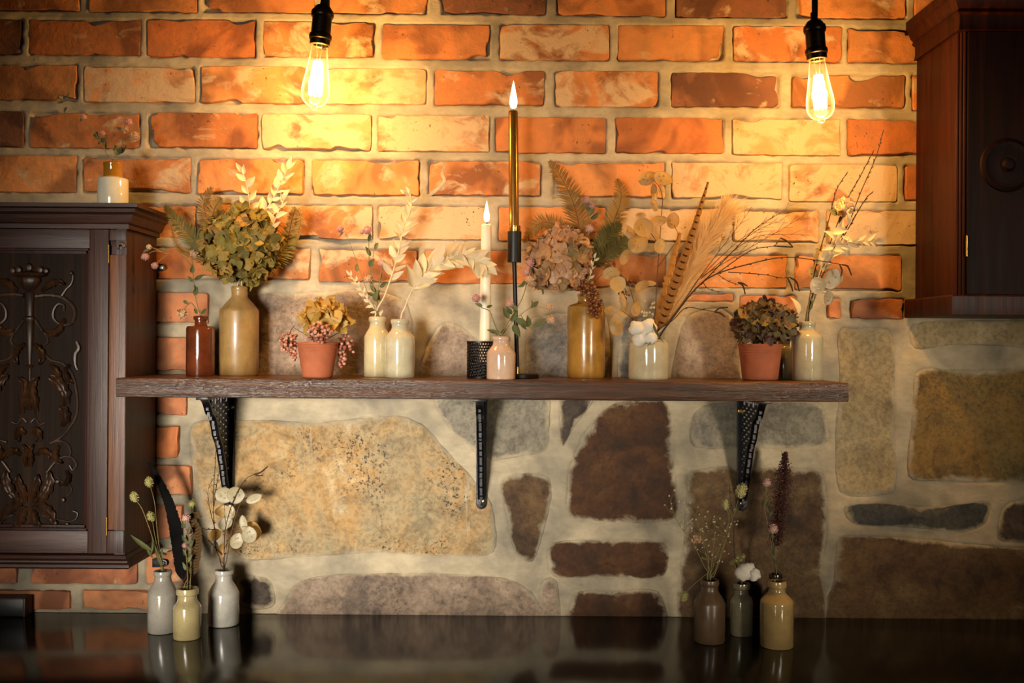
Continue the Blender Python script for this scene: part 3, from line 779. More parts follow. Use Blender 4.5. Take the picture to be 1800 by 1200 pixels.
def lathe_half(name, px, prof):   # turned ornament in half relief; prof (half width px, y px)
    c = at(px, prof[0][1], YP); m = MB(); K = 12; v = []; n = len(prof)
    for w, y in prof:
        p = at(px, y, YP)
        for k in range(K+1):
            a = PI*k/K; v.append((p.x+shift0+pxm(w, YP)*math.cos(a), YP-.0005-.55*pxm(w, YP)*math.sin(a), p.z))
    f = [(i*(K+1)+k, i*(K+1)+k+1, (i+1)*(K+1)+k+1, (i+1)*(K+1)+k) for i in range(n-1) for k in range(K)]
    m.add(v, f); m.build(name, M_CARVING, door)
lathe_half('urn', 48, [(2,468),(8,472),(4,476),(30,480),(34,484),(20,488),(22,492),(18,500),(10,508),(6,512),(9,515),(7,555),(11,558),(11,562),(8,565),(6,600),(3,640),(8,643),(3,647),(2,700)])
for (x, y, r_) in ((30, 474, 7), (48, 470, 8), (78, 476, 6), (72, 620, 6), (20, 616, 0), (122, 480, 4), (95, 918, 4), (108, 878, 5), (98, 846, 5), (115, 920, 4)):
    if r_:
        for s_ in (1, -1):
            p = at(x, y, YP); xx = p.x+shift0; xx = xx if s_ > 0 else 2*axis_x-xx
            m = MB(); m.lathe([(0, .006), (pxm(r_, YP)*.7, .0045), (pxm(r_, YP), 0)], n=12, M=Matrix.Rotation(PI/2, 4, 'X'), c=(xx, YP-.0005, p.z)); m.build('rosette', M_CARVING, door)
            if x == 48: break
# great scrolls, tendrils and leaves
carve_tube('scroll', [(58,520),(80,518),(105,522),(124,538),(127,556),(118,570),(102,570),(90,560),(90,545),(98,534),(108,536),(108,546)], .0042, .0024, 5)
carve_tube('scroll', [(58,562),(66,575),(76,588),(80,600),(74,606)], .0028, .0018)
carve_tube('tendril', [(104,520),(112,508),(120,500),(124,488),(122,478)], .0030, .0014)
carve_tube('tendril', [(72,620),(85,632),(105,638),(118,650),(126,668),(132,700),(130,730),(118,752),(104,768),(90,776)], .0026, .0022, 5)
carve_tube('tendril', [(132,650),(128,640),(128,622),(134,612),(130,600)], .0020, .0034, 5, bulge=.6)
carve_tube('scroll', [(84,778),(100,774),(114,780),(120,794),(116,806)], .0026, .0018)
carve_tube('scroll', [(78,830),(92,812),(108,802),(122,804),(130,816),(124,826),(118,818)], .0028, .0018)
carve_tube('tendril', [(96,838),(104,846),(116,850),(122,862),(114,872)], .0016, .0012)
carve_tube('tendril', [(70,905),(95,912),(115,916),(128,912),(132,902),(124,898)], .0020, .0018)
carve_tube('tendril', [(50,742),(58,735),(66,745),(76,742)], .0020, .0014)
for c, w in (([(112,712),(112,694),(106,680),(96,668),(82,660)], .011), ([(60,728),(58,705),(54,688),(56,672),(66,662)], .008), ([(104,748),(112,735),(110,722),(103,712)], .009),
             ([(58,885),(74,868),(84,848),(84,826)], .010), ([(52,884),(54,866),(62,850),(64,832)], .008), ([(56,888),(74,892),(86,902),(94,918)], .009), ([(50,890),(56,905),(60,918),(72,924)], .008), ([(52,762),(62,756),(66,768),(62,776)], .007)):
    carve_leaf(c, w)
for c, w in (([(70,512),(84,500),(98,496),(112,500)], .007), ([(110,560),(100,580),(86,586),(72,580)], .007), ([(56,604),(66,612),(72,626),(66,642)], .006), ([(84,640),(96,650),(100,664),(92,676)], .006), ([(60,800),(70,792),(82,796),(88,806)], .006), ([(50,820),(52,806),(50,792),(56,780)], .005), ([(112,826),(118,838),(112,850),(102,852)], .005), ([(118,640),(112,654),(118,668),(128,674)], .006), ([(70,924),(84,930),(98,930),(108,926)], .006), ([(50,720),(44,708),(50,696),(58,690)], .006), ([(100,782),(94,796),(98,808),(108,814)], .006)):
    carve_leaf(c, w)
# hinges
for py in (446, 925):
    p = at(189, py, CYF-.004); m = MB(); m.lathe([(0, -.016), (.0018, -.016), (.0018, .016), (0, .016)], n=10, c=(DX1+.0004, CYF-.0026, p.z)); m.build('hinge', M_BRASS, cab)
# mirror plate tabs fixing it to the wall
for (px, py) in ((284, 470), (287, 990)):
    p = at(px, py, -.012); m = MB()
    ol = [(CX1-.004, p.z-.008), (CX1+.004, p.z-.008)] + [(p.x+.007*math.cos(a), p.z+.007*math.sin(a)) for a in [-1.4+2.9*k/10 for k in range(11)]] + [(CX1-.004, p.z+.009)]
    m.prism(ol, 'y', -.011, -.0085); tb = m.build('mirror_plate', M_IRON, cab, bevel=.0005)
    m = MB(); m.lathe([(0, .0030), (.003, .0026), (.0042, .0005), (.0045, 0)], n=14, M=Matrix.Rotation(PI/2, 4, 'X'), c=(p.x, -.011, p.z))
    m.box((p.x-.0025, -.0148, p.z-.0005), (p.x+.0025, -.0138, p.z+.0005)); m.box((p.x-.0005, -.0148, p.z-.0025), (p.x+.0005, -.0138, p.z+.0025))
    m.build('screw', M_STEEL if py < 600 else M_IRON, tb)

# ------------------------------------------------------------------ red cabinet on the other side
RX0, RX1, RYF, RYB = .783, 1.240, -.205, -.010
RZ0 = at(1640, 554, -.21).z; rz_b0 = RZ0+.036; rz_b1 = at(1606, 106, 0).z
rc = thing('plain_cabinet', 'reddish mahogany wall cabinet with plain door and stepped cornice', 'cabinet', (1.01, -.10, RZ0))
m = MB(); m.box((RX0, RYF+.018, rz_b0), (RX0+.018, RYB, rz_b1)); m.box((RX1-.018, RYF+.018, rz_b0), (RX1, RYB, rz_b1)); m.box((RX0+.016, RYF+.019, rz_b0+.001), (RX1-.016, RYB-.001, rz_b0+.018)); m.box((RX0+.016, RYF+.019, rz_b1-.018), (RX1-.016, RYB-.001, rz_b1-.001)); m.box((RX0+.017, RYB-.006, rz_b0+.002), (RX1-.017, RYB-.0005, rz_b1-.002))
m.build('carcass', M_REDMAHOG, rc, smooth=20)
frame_profile(rc, 'cornice', M_REDMAHOG, [(0, -.004), (.006, -.004), (.004, .006), (.004, .022), (.010, .026), (.008, .032), (.013, .037), (.016, .046), (.018, .052), (.022, .054), (.022, .070), (0, .070)], RX0, RX1, RYF, RYB, rz_b1)
frame_profile(rc, 'base_moulding', M_REDMAHOG, [(0, 0), (.020, 0), (.021, .002), (.021, .033), (.019, .036), (0, .036)], RX0, RX1, RYF, RYB, RZ0)
m = MB()
for k, xx in enumerate((.002, .0065, .011)): m.tube([(RX0+xx, RYF+.016-k*.004, rz_b0), (RX0+xx, RYF+.016-k*.004, rz_b1)], .0028, 8)
m.build('corner_beading', M_REDMAHOG, rc)
d2 = link('door', None, rc, (RX0, RYF, rz_b0)); d2.empty_display_size = .02
m = MB(); m.box((RX0+.014, RYF, rz_b0+.001), (RX1-.002, RYF+.0175, rz_b1-.005)); m.build('door_panel', M_DARKDOOR, d2, bevel=.0015)
p = at(1770, 290, RYF)
m = MB(); m.lathe([(0, .012), (.008, .011), (.012, .007), (.018, .008), (.030, .005), (.040, .007), (.046, .004), (.048, 0)], n=40, M=Matrix.Rotation(PI/2, 4, 'X'), c=(p.x, RYF+.0005, p.z)); ro = m.build('carved_rosette', M_DARKDOOR, d2)
for py in (432,):
    q_ = at(1666, py, RYF); m = MB(); m.lathe([(0, -.018), (.0016, -.018), (.0016, .018), (0, .018)], n=10, c=(RX0+.0125, RYF-.001, q_.z)); m.build('hinge', M_BRASS, rc)

# ------------------------------------------------------------------ pendant bulbs
def pendant(label, px, py_top, py_sock, px_tip, py_tip, Y, power, cord_r):
    """px/py_sock: foot of the socket; tip: end of the glass"""
    a = at(px, py_sock, Y); b = at(px_tip, py_tip, Y); ax = (a-b).normalized(); L = (a-b).length
    k = L/.128                                    # glass length below the socket, ST58 shape
    root = thing('pendant_lamp', label, 'lamp', b, 'bare filament bulbs hanging before the wall')
    zax = Vector((0, 0, 1)); Mrot = zax.rotation_difference(ax).to_matrix().to_4x4()
    def ln(name, prof, mat, n=36, parent=root):
        m = MB(); m.lathe([(r*k, z*k) for r, z in prof], c=a, n=n, M=Mrot); return m.build(name, mat, parent)
    ln('glass_bulb', [(.0150, .004), (.0160, -.004), (.0175, -.020), (.0205, -.040), (.0240, -.062), (.0272, -.080), (.0288, -.092), (.0286, -.102), (.0262, -.112), (.0215, -.1195), (.0150, -.1245), (.0080, -.1265), (.0060, -.1268)], M_GLASS)
    ln('glass_tip', [(.0060, -.1262), (.0074, -.1275), (.0070, -.1310), (.0045, -.1335), (0, -.1340)], M_GLASS, 20)
    ln('glass_mount', [(.0070, .002), (.0060, -.012), (.0036, -.020), (.0034, -.046), (.0050, -.050), (0, -.052)], M_GLASS, 16)
    m = MB()
    for j in range(8):
        an = 2*PI*j/8 + .2; c0, s0 = math.cos(an), math.sin(an)
        p0 = a + Mrot @ Vector((.0075*k*c0, .0075*k*s0, -.034*k)); p1 = a + Mrot @ Vector((.0118*k*c0, .0118*k*s0, -.104*k))
        m.tube([p0.lerp(p1, q/4) for q in range(5)], [.0018*k, .0034*k, .0036*k, .0034*k, .0018*k], 6)
    m.build('filament', M_FILAMENT, root)
    ln('lamp_collar', [(.0150, .006), (.0195, .006), (.0200, .002), (.0200, -.001), (.0165, -.002), (.0150, .000)], M_BRASS)
    ln('socket', [(r_, z_*1.25 if z_ > .007 else z_) for r_, z_ in [(0, .0780), (.0065, .0780), (.0065, .0680), (.0080, .0660), (.0140, .0640), (.0180, .0600), (.0195, .0560), (.0220, .0560), (.0232, .0530), (.0232, .0480), (.0218, .0450), (.0200, .0440), (.0200, .0185), (.0225, .0170), (.0235, .0140), (.0228, .0090), (.0212, .0080), (.0206, -.0005), (.0185, -.0010), (.0185, .006), (0, .006)]], M_BRONZE)
    top = a + ax*(.094*k)
    cord = [top, top + Vector((0, 0, .03)), Vector((top.x + .004, top.y, .55)), Vector((top.x + .006, top.y, 1.299))]
    m = MB(); m.tube(spline(cord, 8), cord_r, 8); m.build('cord', M_BLACK, root)
    ld = bpy.data.lights.new('bulb_light', 'POINT'); ld.energy = power; ld.color = BULB_COL; ld.shadow_soft_size = .018
    lo = bpy.data.objects.new('bulb_light', ld); COL.objects.link(lo); lo.parent = root; lo.location = (a + ax*(-.072*k)) - b
    return root
pendant('bare filament bulb in a dark socket hanging beside the cream brick', 562, 0, 79, 552, 188, -.19, BULB_POWER[0], .0062)
pendant('bare filament bulb in a dark socket hanging close to the red cabinet', 1436, 0, 104, 1444, 211, -.25, BULB_POWER[1], .0032)

# ------------------------------------------------------------------ candles
def flame(parent, c, h, power):
    m = MB(); m.lathe([(0, 0), (.10*h, .06*h), (.135*h, .20*h), (.125*h, .36*h), (.085*h, .58*h), (.045*h, .80*h), (.015*h, .94*h), (0, h)], c=c, n=16); m.build('flame', M_FLAME, parent)
    ld = bpy.data.lights.new('flame_light', 'POINT'); ld.energy = power; ld.color = CANDLE_COL; ld.shadow_soft_size = .006
    lo = bpy.data.objects.new('flame_light', ld); COL.objects.link(lo); lo.parent = parent; lo.location = Vector(c)+Vector((0, 0, h*.4)) - WLOC[parent.name]
def candle(label, px_b, py_b, px_t, py_t, Y, r, mat, fh, power, zbase):
    b = at(px_b, py_b, Y); b.z = zbase; t = at(px_t, py_t, Y)
    root = thing('taper_candle', label, 'candle', b)
    m = MB(); ax = (t-b); L = ax.length; Mr = Vector((0, 0, 1)).rotation_difference(ax.normalized()).to_matrix().to_4x4()
    m.lathe([(0, 0), (r, 0), (r*1.0, L*.5), (r*.97, L-.004), (r*.93, L-.0015), (r*.80, L), (r*.55, L-.0025), (0, L-.003)], c=b, n=28, M=Mr); m.build('wax', mat, root)
    m = MB(); m.tube([t-Vector((0, 0, .003)), t+Vector((.0006, 0, .004)), t+Vector((.002, 0, .008))], .0009, 6); m.build('wick', M_WICK, root)
    flame(root, t+Vector((.0004, 0, .0035)), fh, power)
    return root
# perforated holder
YH = -.118
hc = at(845, 662, YH); hc.z = ZS
hr = pxm(24.5, YH); hh = pxm(65, YH)
hold = thing('perforated_candle_holder', 'black perforated metal cup holding the ivory candle', 'candle holder', hc)
def perforated(root, c, r, h, cols, rows):
    """a metal sleeve with hexagon-ish holes cut through"""
    m = MB(); v = []; f = []; cw = 2*PI/cols; ch = h/rows
    def P(a, z): return (c.x+r*math.cos(a), c.y+r*math.sin(a), c.z+z)
    for i in range(rows):
        for j in range(cols):
            a0 = (j + (.5 if i % 2 else 0))*cw; a1 = a0+cw; z0 = i*ch; z1 = z0+ch; b = len(v)
            am, zm = (a0+a1)/2, (z0+z1)/2
            ring = [(a0, z0), (am, z0), (a1, z0), (a1, zm), (a1, z1), (am, z1), (a0, z1), (a0, zm)]
            v += [P(a, z) for a, z in ring]
            v += [P(am + .29*cw*math.cos(k*PI/4-3*PI/4), zm + .30*ch*math.sin(k*PI/4-3*PI/4)) for k in range(8)]
            f += [(b+k, b+(k+1) % 8, b+8+(k+1) % 8, b+8+k) for k in range(8)]
    m.add(v, f); me = m.mesh('sleeve', M_PERF, WLOC[root.name], 30)
    o = link('sleeve', me, root, WLOC[root.name]); so = o.modifiers.new('wall', 'SOLIDIFY'); so.thickness = .0009; so.offset = -1
perforated(hold, hc + Vector((0, 0, .003)), hr, hh-.0055, 32, 12)
m = MB(); m.lathe([(0, 0), (hr, 0), (hr+.0004, .0035), (hr-.0015, .0036), (hr-.0015, .0015), (0, .0015)], c=hc, n=48); m.build('base_plate', M_BLACK, hold)
m = MB(); m.lathe([(hr-.0015, hh-.003), (hr+.0005, hh-.003), (hr+.0005, hh), (hr-.0015, hh), (hr-.0015, hh-.003)], c=hc, n=48); m.build('rim', M_BLACK, hold)
m = MB(); m.lathe([(0, .0015), (.0165, .0015), (.0165, .010), (.0125, .010), (.0125, .030), (.0112, .030), (.0112, .005), (0, .005)], c=Vector((at(851.5, 640, YH).x, YH, ZS)), n=32); m.build('candle_cup', M_BLACK, hold)
candle('tall ivory taper candle burning in the black perforated cup', 851.5, 640, 855, 394, YH, .0098, M_WAX, pxm(38, YH), 1.0, ZS+.0052)
# tall black candlestick with gilded details
YT = -.105
tc = at(909, 655, YT); tc.z = ZS
stick = thing('candlestick', 'slim black candlestick with brass collars behind the small pink bottle', 'candlestick', tc)
rb = pxm(38, YT)
m = MB(); m.lathe([(0, 0), (rb-.001, 0), (rb, .001), (rb, .007), (rb-.0015, .0085), (0, .0085)], c=tc, n=48); m.build('base', M_BLACK, stick)
cup_b = at(904, 461, YT); cup_t = at(904, 407, YT); tp = Vector((cup_b.x, YT, cup_b.z))
m = MB(); m.tube([tc+Vector((0, 0, .019)), tp], .0040, 14); m.build('stem', M_BLACK, stick)
m = MB(); m.lathe([(0, .008), (.0046, .008), (.0046, .021), (0, .021)], c=tc, n=20); m.build('stem_collar', M_BRASS, stick)
rc_ = pxm(12.2, YT); hcup = cup_t.z-cup_b.z
m = MB(); m.lathe([(0, 0), (rc_, 0), (rc_, hcup), (.0098, hcup), (.0098, .01), (0, .01)], c=tp, n=36); m.build('cup', M_BLACK, stick)
rg = pxm(10.5, YT)
m = MB(); m.lathe([(.0098, hcup-.004), (rg, hcup-.0005), (rg, hcup+.011), (.0097, hcup+.011), (.0097, hcup-.004)], c=tp, n=36); m.build('cup_ring', M_BRASS, stick)
candle('tall gold taper candle burning in the slim black candlestick', 904, 440, 902, 195, YT, .0092, M_GOLDCANDLE, pxm(50, YT), 1.4, tp.z+.0102)

# ------------------------------------------------------------------ bottles, jars and pots
def vessel(name, label, cat, px, py_t, py_b, Y, prof, mat, zbase, lip=None, lipmat=None, wall_=.0032, neck_mat=None, group=None, n=48, floor_=.006):
    """prof: (half width px, photo y) from the foot up, outer face; lip: number of top points that form the lip part"""
    d = Y; c = at(px, py_b, d); c.z = zbase
    root = thing(name, label, cat, c, group)
    S = (Y+CAM_D)/1800.0
    pts = [(w*S, (py_b-y)*S) for w, y in prof]
    lipn = lip or 3
    body = pts[:-lipn+1] if lipn else pts; rim = pts[-lipn:]
    ztop = pts[-1][1]
    inner = [(max(.004, r-wall_), z) for r, z in reversed(pts[:-1]) if z > floor_+.001]
    m = MB()
    prof_b = [(0, .0005), (body[0][0]*.86, .0003), (body[0][0]*.95, 0)] + body
    # inner wall
    rin = rim[0][0]-wall_
    inn = [(max(.003, min(r-wall_, r)), z) for r, z in reversed(body)]
    inn = [(r, z) for r, z in inn if z > floor_ + .002]
    prof_b += inn + [(inn[-1][0]*.95, floor_), (0, floor_)]
    m.lathe(prof_b, c=c, n=n); m.build('body', mat, root)
    rim_in = min(r for r, z in rim)-wall_
    m = MB(); pr = list(rim) + [(rim[-1][0]-.0012, ztop+.0006), (rim_in+.001, ztop+.0002), (rim_in, ztop-.002), (max(.003, rim[0][0]-wall_), rim[0][1])]
    m.lathe(pr+[pr[0]], c=c, n=n); m.build('lip' if not neck_mat else 'neck', lipmat or neck_mat or mat, root)
    return root, Vector((c.x, Y, zbase + ztop)), rim_in
VES = {}
def bottle_prof(hw, nw, lw, yb, ys, yn, yl, yt):
    """stoneware bottle: straight body, sloped shoulder, neck and rolled lip"""
    return [(hw*.96, yb-.5), (hw, yb-3), (hw, ys+2), (hw*.985, ys-1), (hw*.93, ys-4), (nw+ (hw-nw)*.45, yn+(ys-yn)*.42), (nw*1.06, yn+2), (nw, yn-2), (nw, yl+2), (lw*.97, yl), (lw, (yl+yt)/2), (lw*.95, yt)]
VES['brown'] = vessel('stoneware_bottle', 'glossy dark brown glazed bottle beside the tall tan bottle', 'bottle', 352, 556, 661, -.105, bottle_prof(24.5, 10, 12.5, 661, 578, 570, 562, 556), GZ['brown'], ZS, 4)
VES['tan'] = vessel('stoneware_bottle', 'tall tan stoneware bottle holding the olive hydrangea', 'bottle', 420, 505, 659, -.062, bottle_prof(34, 13.5, 14.5, 659, 546, 520, 509, 503), GZ['tan'], ZS, 4)
VES['cream_l'] = vessel('stoneware_bottle', 'yellowish cream glazed bottle with clover, partly behind the paler cream bottle', 'bottle', 663, 555, 660, -.085, bottle_prof(23.5, 14, 16, 660, 590, 572, 563, 555), GZ['cream'], ZS, 4)
VES['cream_r'] = vessel('stoneware_bottle', 'squat pale cream glazed bottle with one bleached leaf spray', 'bottle', 702.5, 560, 662, -.120, bottle_prof(26.5, 14.5, 16.5, 662, 593, 576, 567, 560), GZ['cream2'], ZS, 4)
VES['pink'] = vessel('stoneware_bottle', 'small pinkish cream bottle before the black candlestick', 'bottle', 880.5, 590, 665, -.172, bottle_prof(25.5, 14.5, 16.5, 665, 619, 603, 596, 590), GZ['pink'], ZS, 4)
VES['mustard'] = vessel('stoneware_jar', 'tall straight mustard glazed jar holding hydrangea and brown berries', 'jar', 1030, 530, 661, -.066, [(32, 660.5), (33.3, 657), (33.3, 600), (33.3, 540), (32.5, 536), (29, 533), (17, 529), (15, 526), (15, 520), (16, 518), (16, 514)], GZ['ochrejar'], ZS, 4)
VES['wide'] = vessel('stoneware_jar', 'wide cream glazed jar with a cotton boll at its mouth', 'jar', 1140, 597, 667, -.130, [(34, 666.5), (35.5, 663), (35.5, 606), (35, 603), (33, 601.5), (32.3, 600), (33.5, 598.5), (33.5, 597)], GZ['cream2'], ZS, 4)
VES['cream_f'] = vessel('stoneware_bottle', 'pale grey cream bottle with bare twigs beside the dark hydrangea pot', 'bottle', 1418.5, 565, 667, -.118, bottle_prof(27, 13.5, 15, 667, 592, 577, 570, 564), GZ['cream2'], ZS, 4)
VES['hidden'] = vessel('stoneware_bottle', 'grey green bottle half hidden behind the dark hydrangea pot', 'bottle', 1378, 590, 662, -.055, bottle_prof(20, 10, 12, 662, 612, 602, 596, 590), GZ['olive'], ZS, 4)
VES['g1'] = vessel('stoneware_bottle', 'matt grey bottle with canary grass below the carved cabinet', 'bottle', 285.5, 1003, 1109, -.125, bottle_prof(25.5, 14, 16, 1109, 1042, 1018, 1010, 1003), GZ['grey'], ZC, 4)
VES['g2'] = vessel('stoneware_bottle', 'short putty yellow bottle with feathers and pink clover on the worktop', 'bottle', 329, 1033, 1120, -.165, bottle_prof(24, 16.5, 19.5, 1120, 1066, 1053, 1043, 1033), GZ['putty'], ZC, 4)
VES['g3'] = vessel('stoneware_bottle', 'grey white bottle with honesty seed pods on the worktop', 'bottle', 393, 1003, 1098, -.075, bottle_prof(27, 14, 16.5, 1098, 1043, 1020, 1010, 1003), GZ['greywhite'], ZC, 4)
VES['r1'] = vessel('stoneware_bottle', 'rust brown bottle with a spray of tiny dried buds', 'bottle', 1247, 1022, 1130, -.165, bottle_prof(27, 14.5, 16.5, 1130, 1062, 1040, 1031, 1022), GZ['rust'], ZC, 4)
VES['r2'] = vessel('stoneware_bottle', 'slim olive grey bottle with a cotton boll on its lip', 'bottle', 1303, 1022, 1112, -.120, bottle_prof(20, 12.5, 15, 1112, 1053, 1040, 1031, 1022), GZ['olive'], ZC, 4)
VES['r3'] = vessel('stoneware_bottle', 'empty buff yellow bottle standing before the dark plume', 'bottle', 1365, 1018, 1132, -.190, bottle_prof(29, 14.5, 17, 1132, 1054, 1036, 1028, 1018), GZ['buff'], ZC, 4)
VES['r4'] = vessel('stoneware_bottle', 'dark bottle holding the red amaranth plume, behind the buff yellow bottle', 'bottle', 1363, 1003, 1100, -.085, bottle_prof(24, 10, 12, 1100, 1040, 1022, 1010, 1003), GZ['dark'], ZC, 4)
VES['jar'] = vessel('stoneware_jar', 'white jar with amber glazed neck on top of the carved cabinet', 'jar', 198.5, 276, 357, -.105, [(25, 356.5), (26, 354), (26, 306), (25, 304), (22, 302.5), (16.5, 300), (16.2, 296), (16.2, 282), (17, 280), (17, 276)], GZ['white'], CZ1, 5, neck_mat=GZ['amber'])
def flowerpot(label, px, py_t, py_b, Y, wt, wb):
    c = at(px, py_b, Y); c.z = ZS; S = (Y+CAM_D)/1800.0; h = (py_b-py_t)*S; rt, rb_ = wt*S, wb*S
    root = thing('terracotta_pot', label, 'flowerpot', c, 'small terracotta pots on the shelf')
    R_ = lambda t: rb_ + (rt-rb_)*t
    m = MB(); pr = [(0, .0004), (rb_*.9, 0), (rb_*.97, .001), (R_(.04), .04*h), (R_(.70), .70*h)]
    for k in range(4): pr += [(R_(.72+.05*k)+.0005, (.72+.05*k)*h), (R_(.745+.05*k)-.0003, (.745+.05*k)*h)]
    pr += [(R_(.93)+.0006, .93*h)]
    inn = [(R_(.93)-.003, .93*h), (R_(.15)-.003, .12*h), (0, .12*h)]
    m.lathe(pr+inn, c=c, n=48); m.build('body', M_TERRA, root)
    m = MB(); m.lathe([(R_(.93)+.0006, .93*h), (R_(1)+.0010, .95*h), (R_(1)+.0010, h-.001), (R_(1)-.0004, h), (R_(1)-.0028, h-.0006), (R_(.93)-.003, .93*h), (R_(.93)+.0006, .93*h)], c=c, n=48); m.build('rim', M_TERRA, root)
    return root, Vector((c.x, Y, ZS+h)), rt-.004
VES['pot1'] = flowerpot('terracotta pot overflowing with pink berries', 558, 602, 665, -.160, 35.5, 26)
VES['pot2'] = flowerpot('terracotta pot holding the dark purple hydrangea', 1336, 602, 666, -.118, 38, 30.5)

# ------------------------------------------------------------------ dried flowers: shared pieces
def grid_mesh(name, mat, fn, nu, nv, smooth=70):
    """fn(u,v)->(x,y,z), u 0..1 along the piece, v -1..1 across"""
    v = [fn(i/nu, -1+2*j/nv) for i in range(nu+1) for j in range(nv+1)]
    f = [(i*(nv+1)+j, i*(nv+1)+j+1, (i+1)*(nv+1)+j+1, (i+1)*(nv+1)+j) for i in range(nu) for j in range(nv)]
    m = MB(); m.add(v, f); return m.mesh(name, mat, smooth=smooth, recalc=False)
def leaf_fn(w, fold=.10, curl=.15, tip=1.0, twist=0.0):
    def fn(u, v):
        ww = w*(math.sin(PI*min(1, u**.85))**.8)*(1 - .25*(u-.5)*tip) + .004
        y = v*ww; z = fold*abs(v)*ww*2 + curl*math.sin(u*PI*.9)*.5 - curl*u*u*.4
        a = twist*u; return (u, y*math.cos(a)-0*z, z + y*math.sin(a))
    return fn
LEAFM = {}
def leaf_variants(key, mat, w, fold, curl):
    LEAFM[key] = [grid_mesh('leaf', mat, leaf_fn(w*k, fold, curl*c, 1.0, tw), 7, 4) for k, c, tw in ((1, 1, .3), (.85, -.8, -.5), (1.15, .4, .8))]
leaf_variants('white', L_WHITE, .21, .25, .22)
leaf_variants('green', L_GREEN, .22, .3, .3)
leaf_variants('strap', L_GREEN, .07, .3, .4)
leaf_variants('yellowpetal', L_HYD4, .36, .2, .3)
def floret_mesh(mat, seed):
    r = random.Random(seed); m = MB()
    for k in range(4):
        a = k*PI/2 + r.uniform(-.18, .18); cup = r.uniform(.10, .55); sc = r.uniform(.85, 1.1); ro = r.uniform(-.35, .35)
        v = []; NU, NV = 4, 4
        for i in range(NU+1):
            u = i/NU
            for j in range(NV+1):
                t = -1+2*j/NV; w = .29*math.sin(PI*min(1, .12+u*.80))**.7
                x = .02+u*.52*sc*(1-.10*t*t*u); y = t*w; z = cup*u*u*.55 - .10*t*t*(1-u) + .05*math.sin(7*t+k+seed)*u + y*ro*u
                v.append((x*math.cos(a)-y*math.sin(a), x*math.sin(a)+y*math.cos(a), z))
        m.add(v, [(i*(NV+1)+j, i*(NV+1)+j+1, (i+1)*(NV+1)+j+1, (i+1)*(NV+1)+j) for i in range(NU) for j in range(NV)])
    m.lathe([(0, -.25), (.02, -.2), (.03, 0), (.05, .03), (0, .06)], n=5)
    return m.mesh('floret', mat, smooth=60, recalc=False)
def head_clover(mat, seed, n=70, el=1.0, spike=.32, wd=.13):
    """round flower head built from many small petals"""
    r = random.Random(seed); m = MB()
    m.lathe([(0, -.6*el)] + [(.72*math.sin(PI*k/6), -.72*el*math.cos(PI*k/6)) for k in range(1, 6)] + [(0, .72*el)], n=10)
    for i in range(n):
        z = 1-2*(i+.5)/n; a = i*2.39996; q = math.sqrt(1-z*z); d = Vector((q*math.cos(a), q*math.sin(a), z*el*1.0))
        dn = Vector((d.x, d.y, d.z+.35)).normalized(); b = d*.66; s1 = dn.orthogonal().normalized(); s1 = Matrix.Rotation(r.uniform(0, 6), 3, dn) @ s1
        t = b + dn*(spike*r.uniform(.8, 1.25)); mid = b.lerp(t, .55)
        s2 = dn.cross(s1)*.04
        m.add([b-s1*wd*.5, b+s1*wd*.5, mid+s1*wd+s2, t, mid-s1*wd+s2], [(0, 1, 2, 3, 4)])
    return m.mesh('flower_head', mat, smooth=40, recalc=False)
HEADM = {'pink': [head_clover(L_PINK, k) for k in (1, 2)], 'cream': [head_clover(L_ROSE, 5, 50, .9, .45, .2)], 'grass': [head_clover(L_GRASS, 7, 110, 1.55, .34, .12), head_clover(L_GRASS, 8, 110, 1.55, .34, .12)],
         'tuft': [head_clover(L_GRASS, 9, 60, .9, .6, .06)], 'rose': [head_clover(L_ROSE, 11, 40, .85, .6, .34)], 'bud': [head_clover(L_WHITE, 12, 14, 1.1, .4, .25)]}
def disc_mesh(mat, seed, rim=True):
    """honesty seed pod: thin oval papery disc, slightly buckled, seed marks"""
    r = random.Random(seed); K = 20; v = [(0, 0, .03)]; f = []; ph = r.uniform(0, 6); am = r.uniform(.05, .14)
    RR = (.35, .7, .92, 1.0)
    for q in RR:
        for k in range(K):
            a = 2*PI*k/K; pt = 1.08 if k == 0 and q == 1.0 else 1
            v.append((q*math.cos(a)*pt, .80*q*math.sin(a), am*q*q*math.cos(2*a+ph) + .02*math.sin(5*a+q*4) + (.02 if q == 1 else 0)))
    f = [(0, 1+k, 1+(k+1) % K) for k in range(K)]
    for i in range(len(RR)-1):
        f += [(1+i*K+k, 1+(i+1)*K+k, 1+(i+1)*K+(k+1) % K, 1+i*K+(k+1) % K) for k in range(K)]
    m = MB(); m.add(v, f)
    if rim: m.tube([Vector(v[1+3*K+k % K]) for k in range(K+1)], .022, 5, cap=False)
    for k in range(3):
        a = r.uniform(0, 6); c = Vector((.4*math.cos(a), .3*math.sin(a), .05)); m.lathe([(0, .05), (.08, .03), (.11, 0)], n=8, c=c)
    return m.mesh('seed_pod', mat, smooth=50, recalc=False)
DISC = {'gold': [disc_mesh(L_HONESTY, k) for k in range(3)], 'pale': [disc_mesh(L_HONESTYP, 10+k) for k in range(3)]}
def ball_mesh(mat, name='berry'):
    m = MB(); m.lathe([(0, -1), (.62, -.78), (.96, -.25), (.96, .28), (.60, .80), (.15, .96), (.10, 1.08), (0, 1.06)], n=10); return m.mesh(name, mat, smooth=80)
BERRY = {'pink': ball_mesh(L_BERRY), 'brown': ball_mesh(L_BERRYB)}

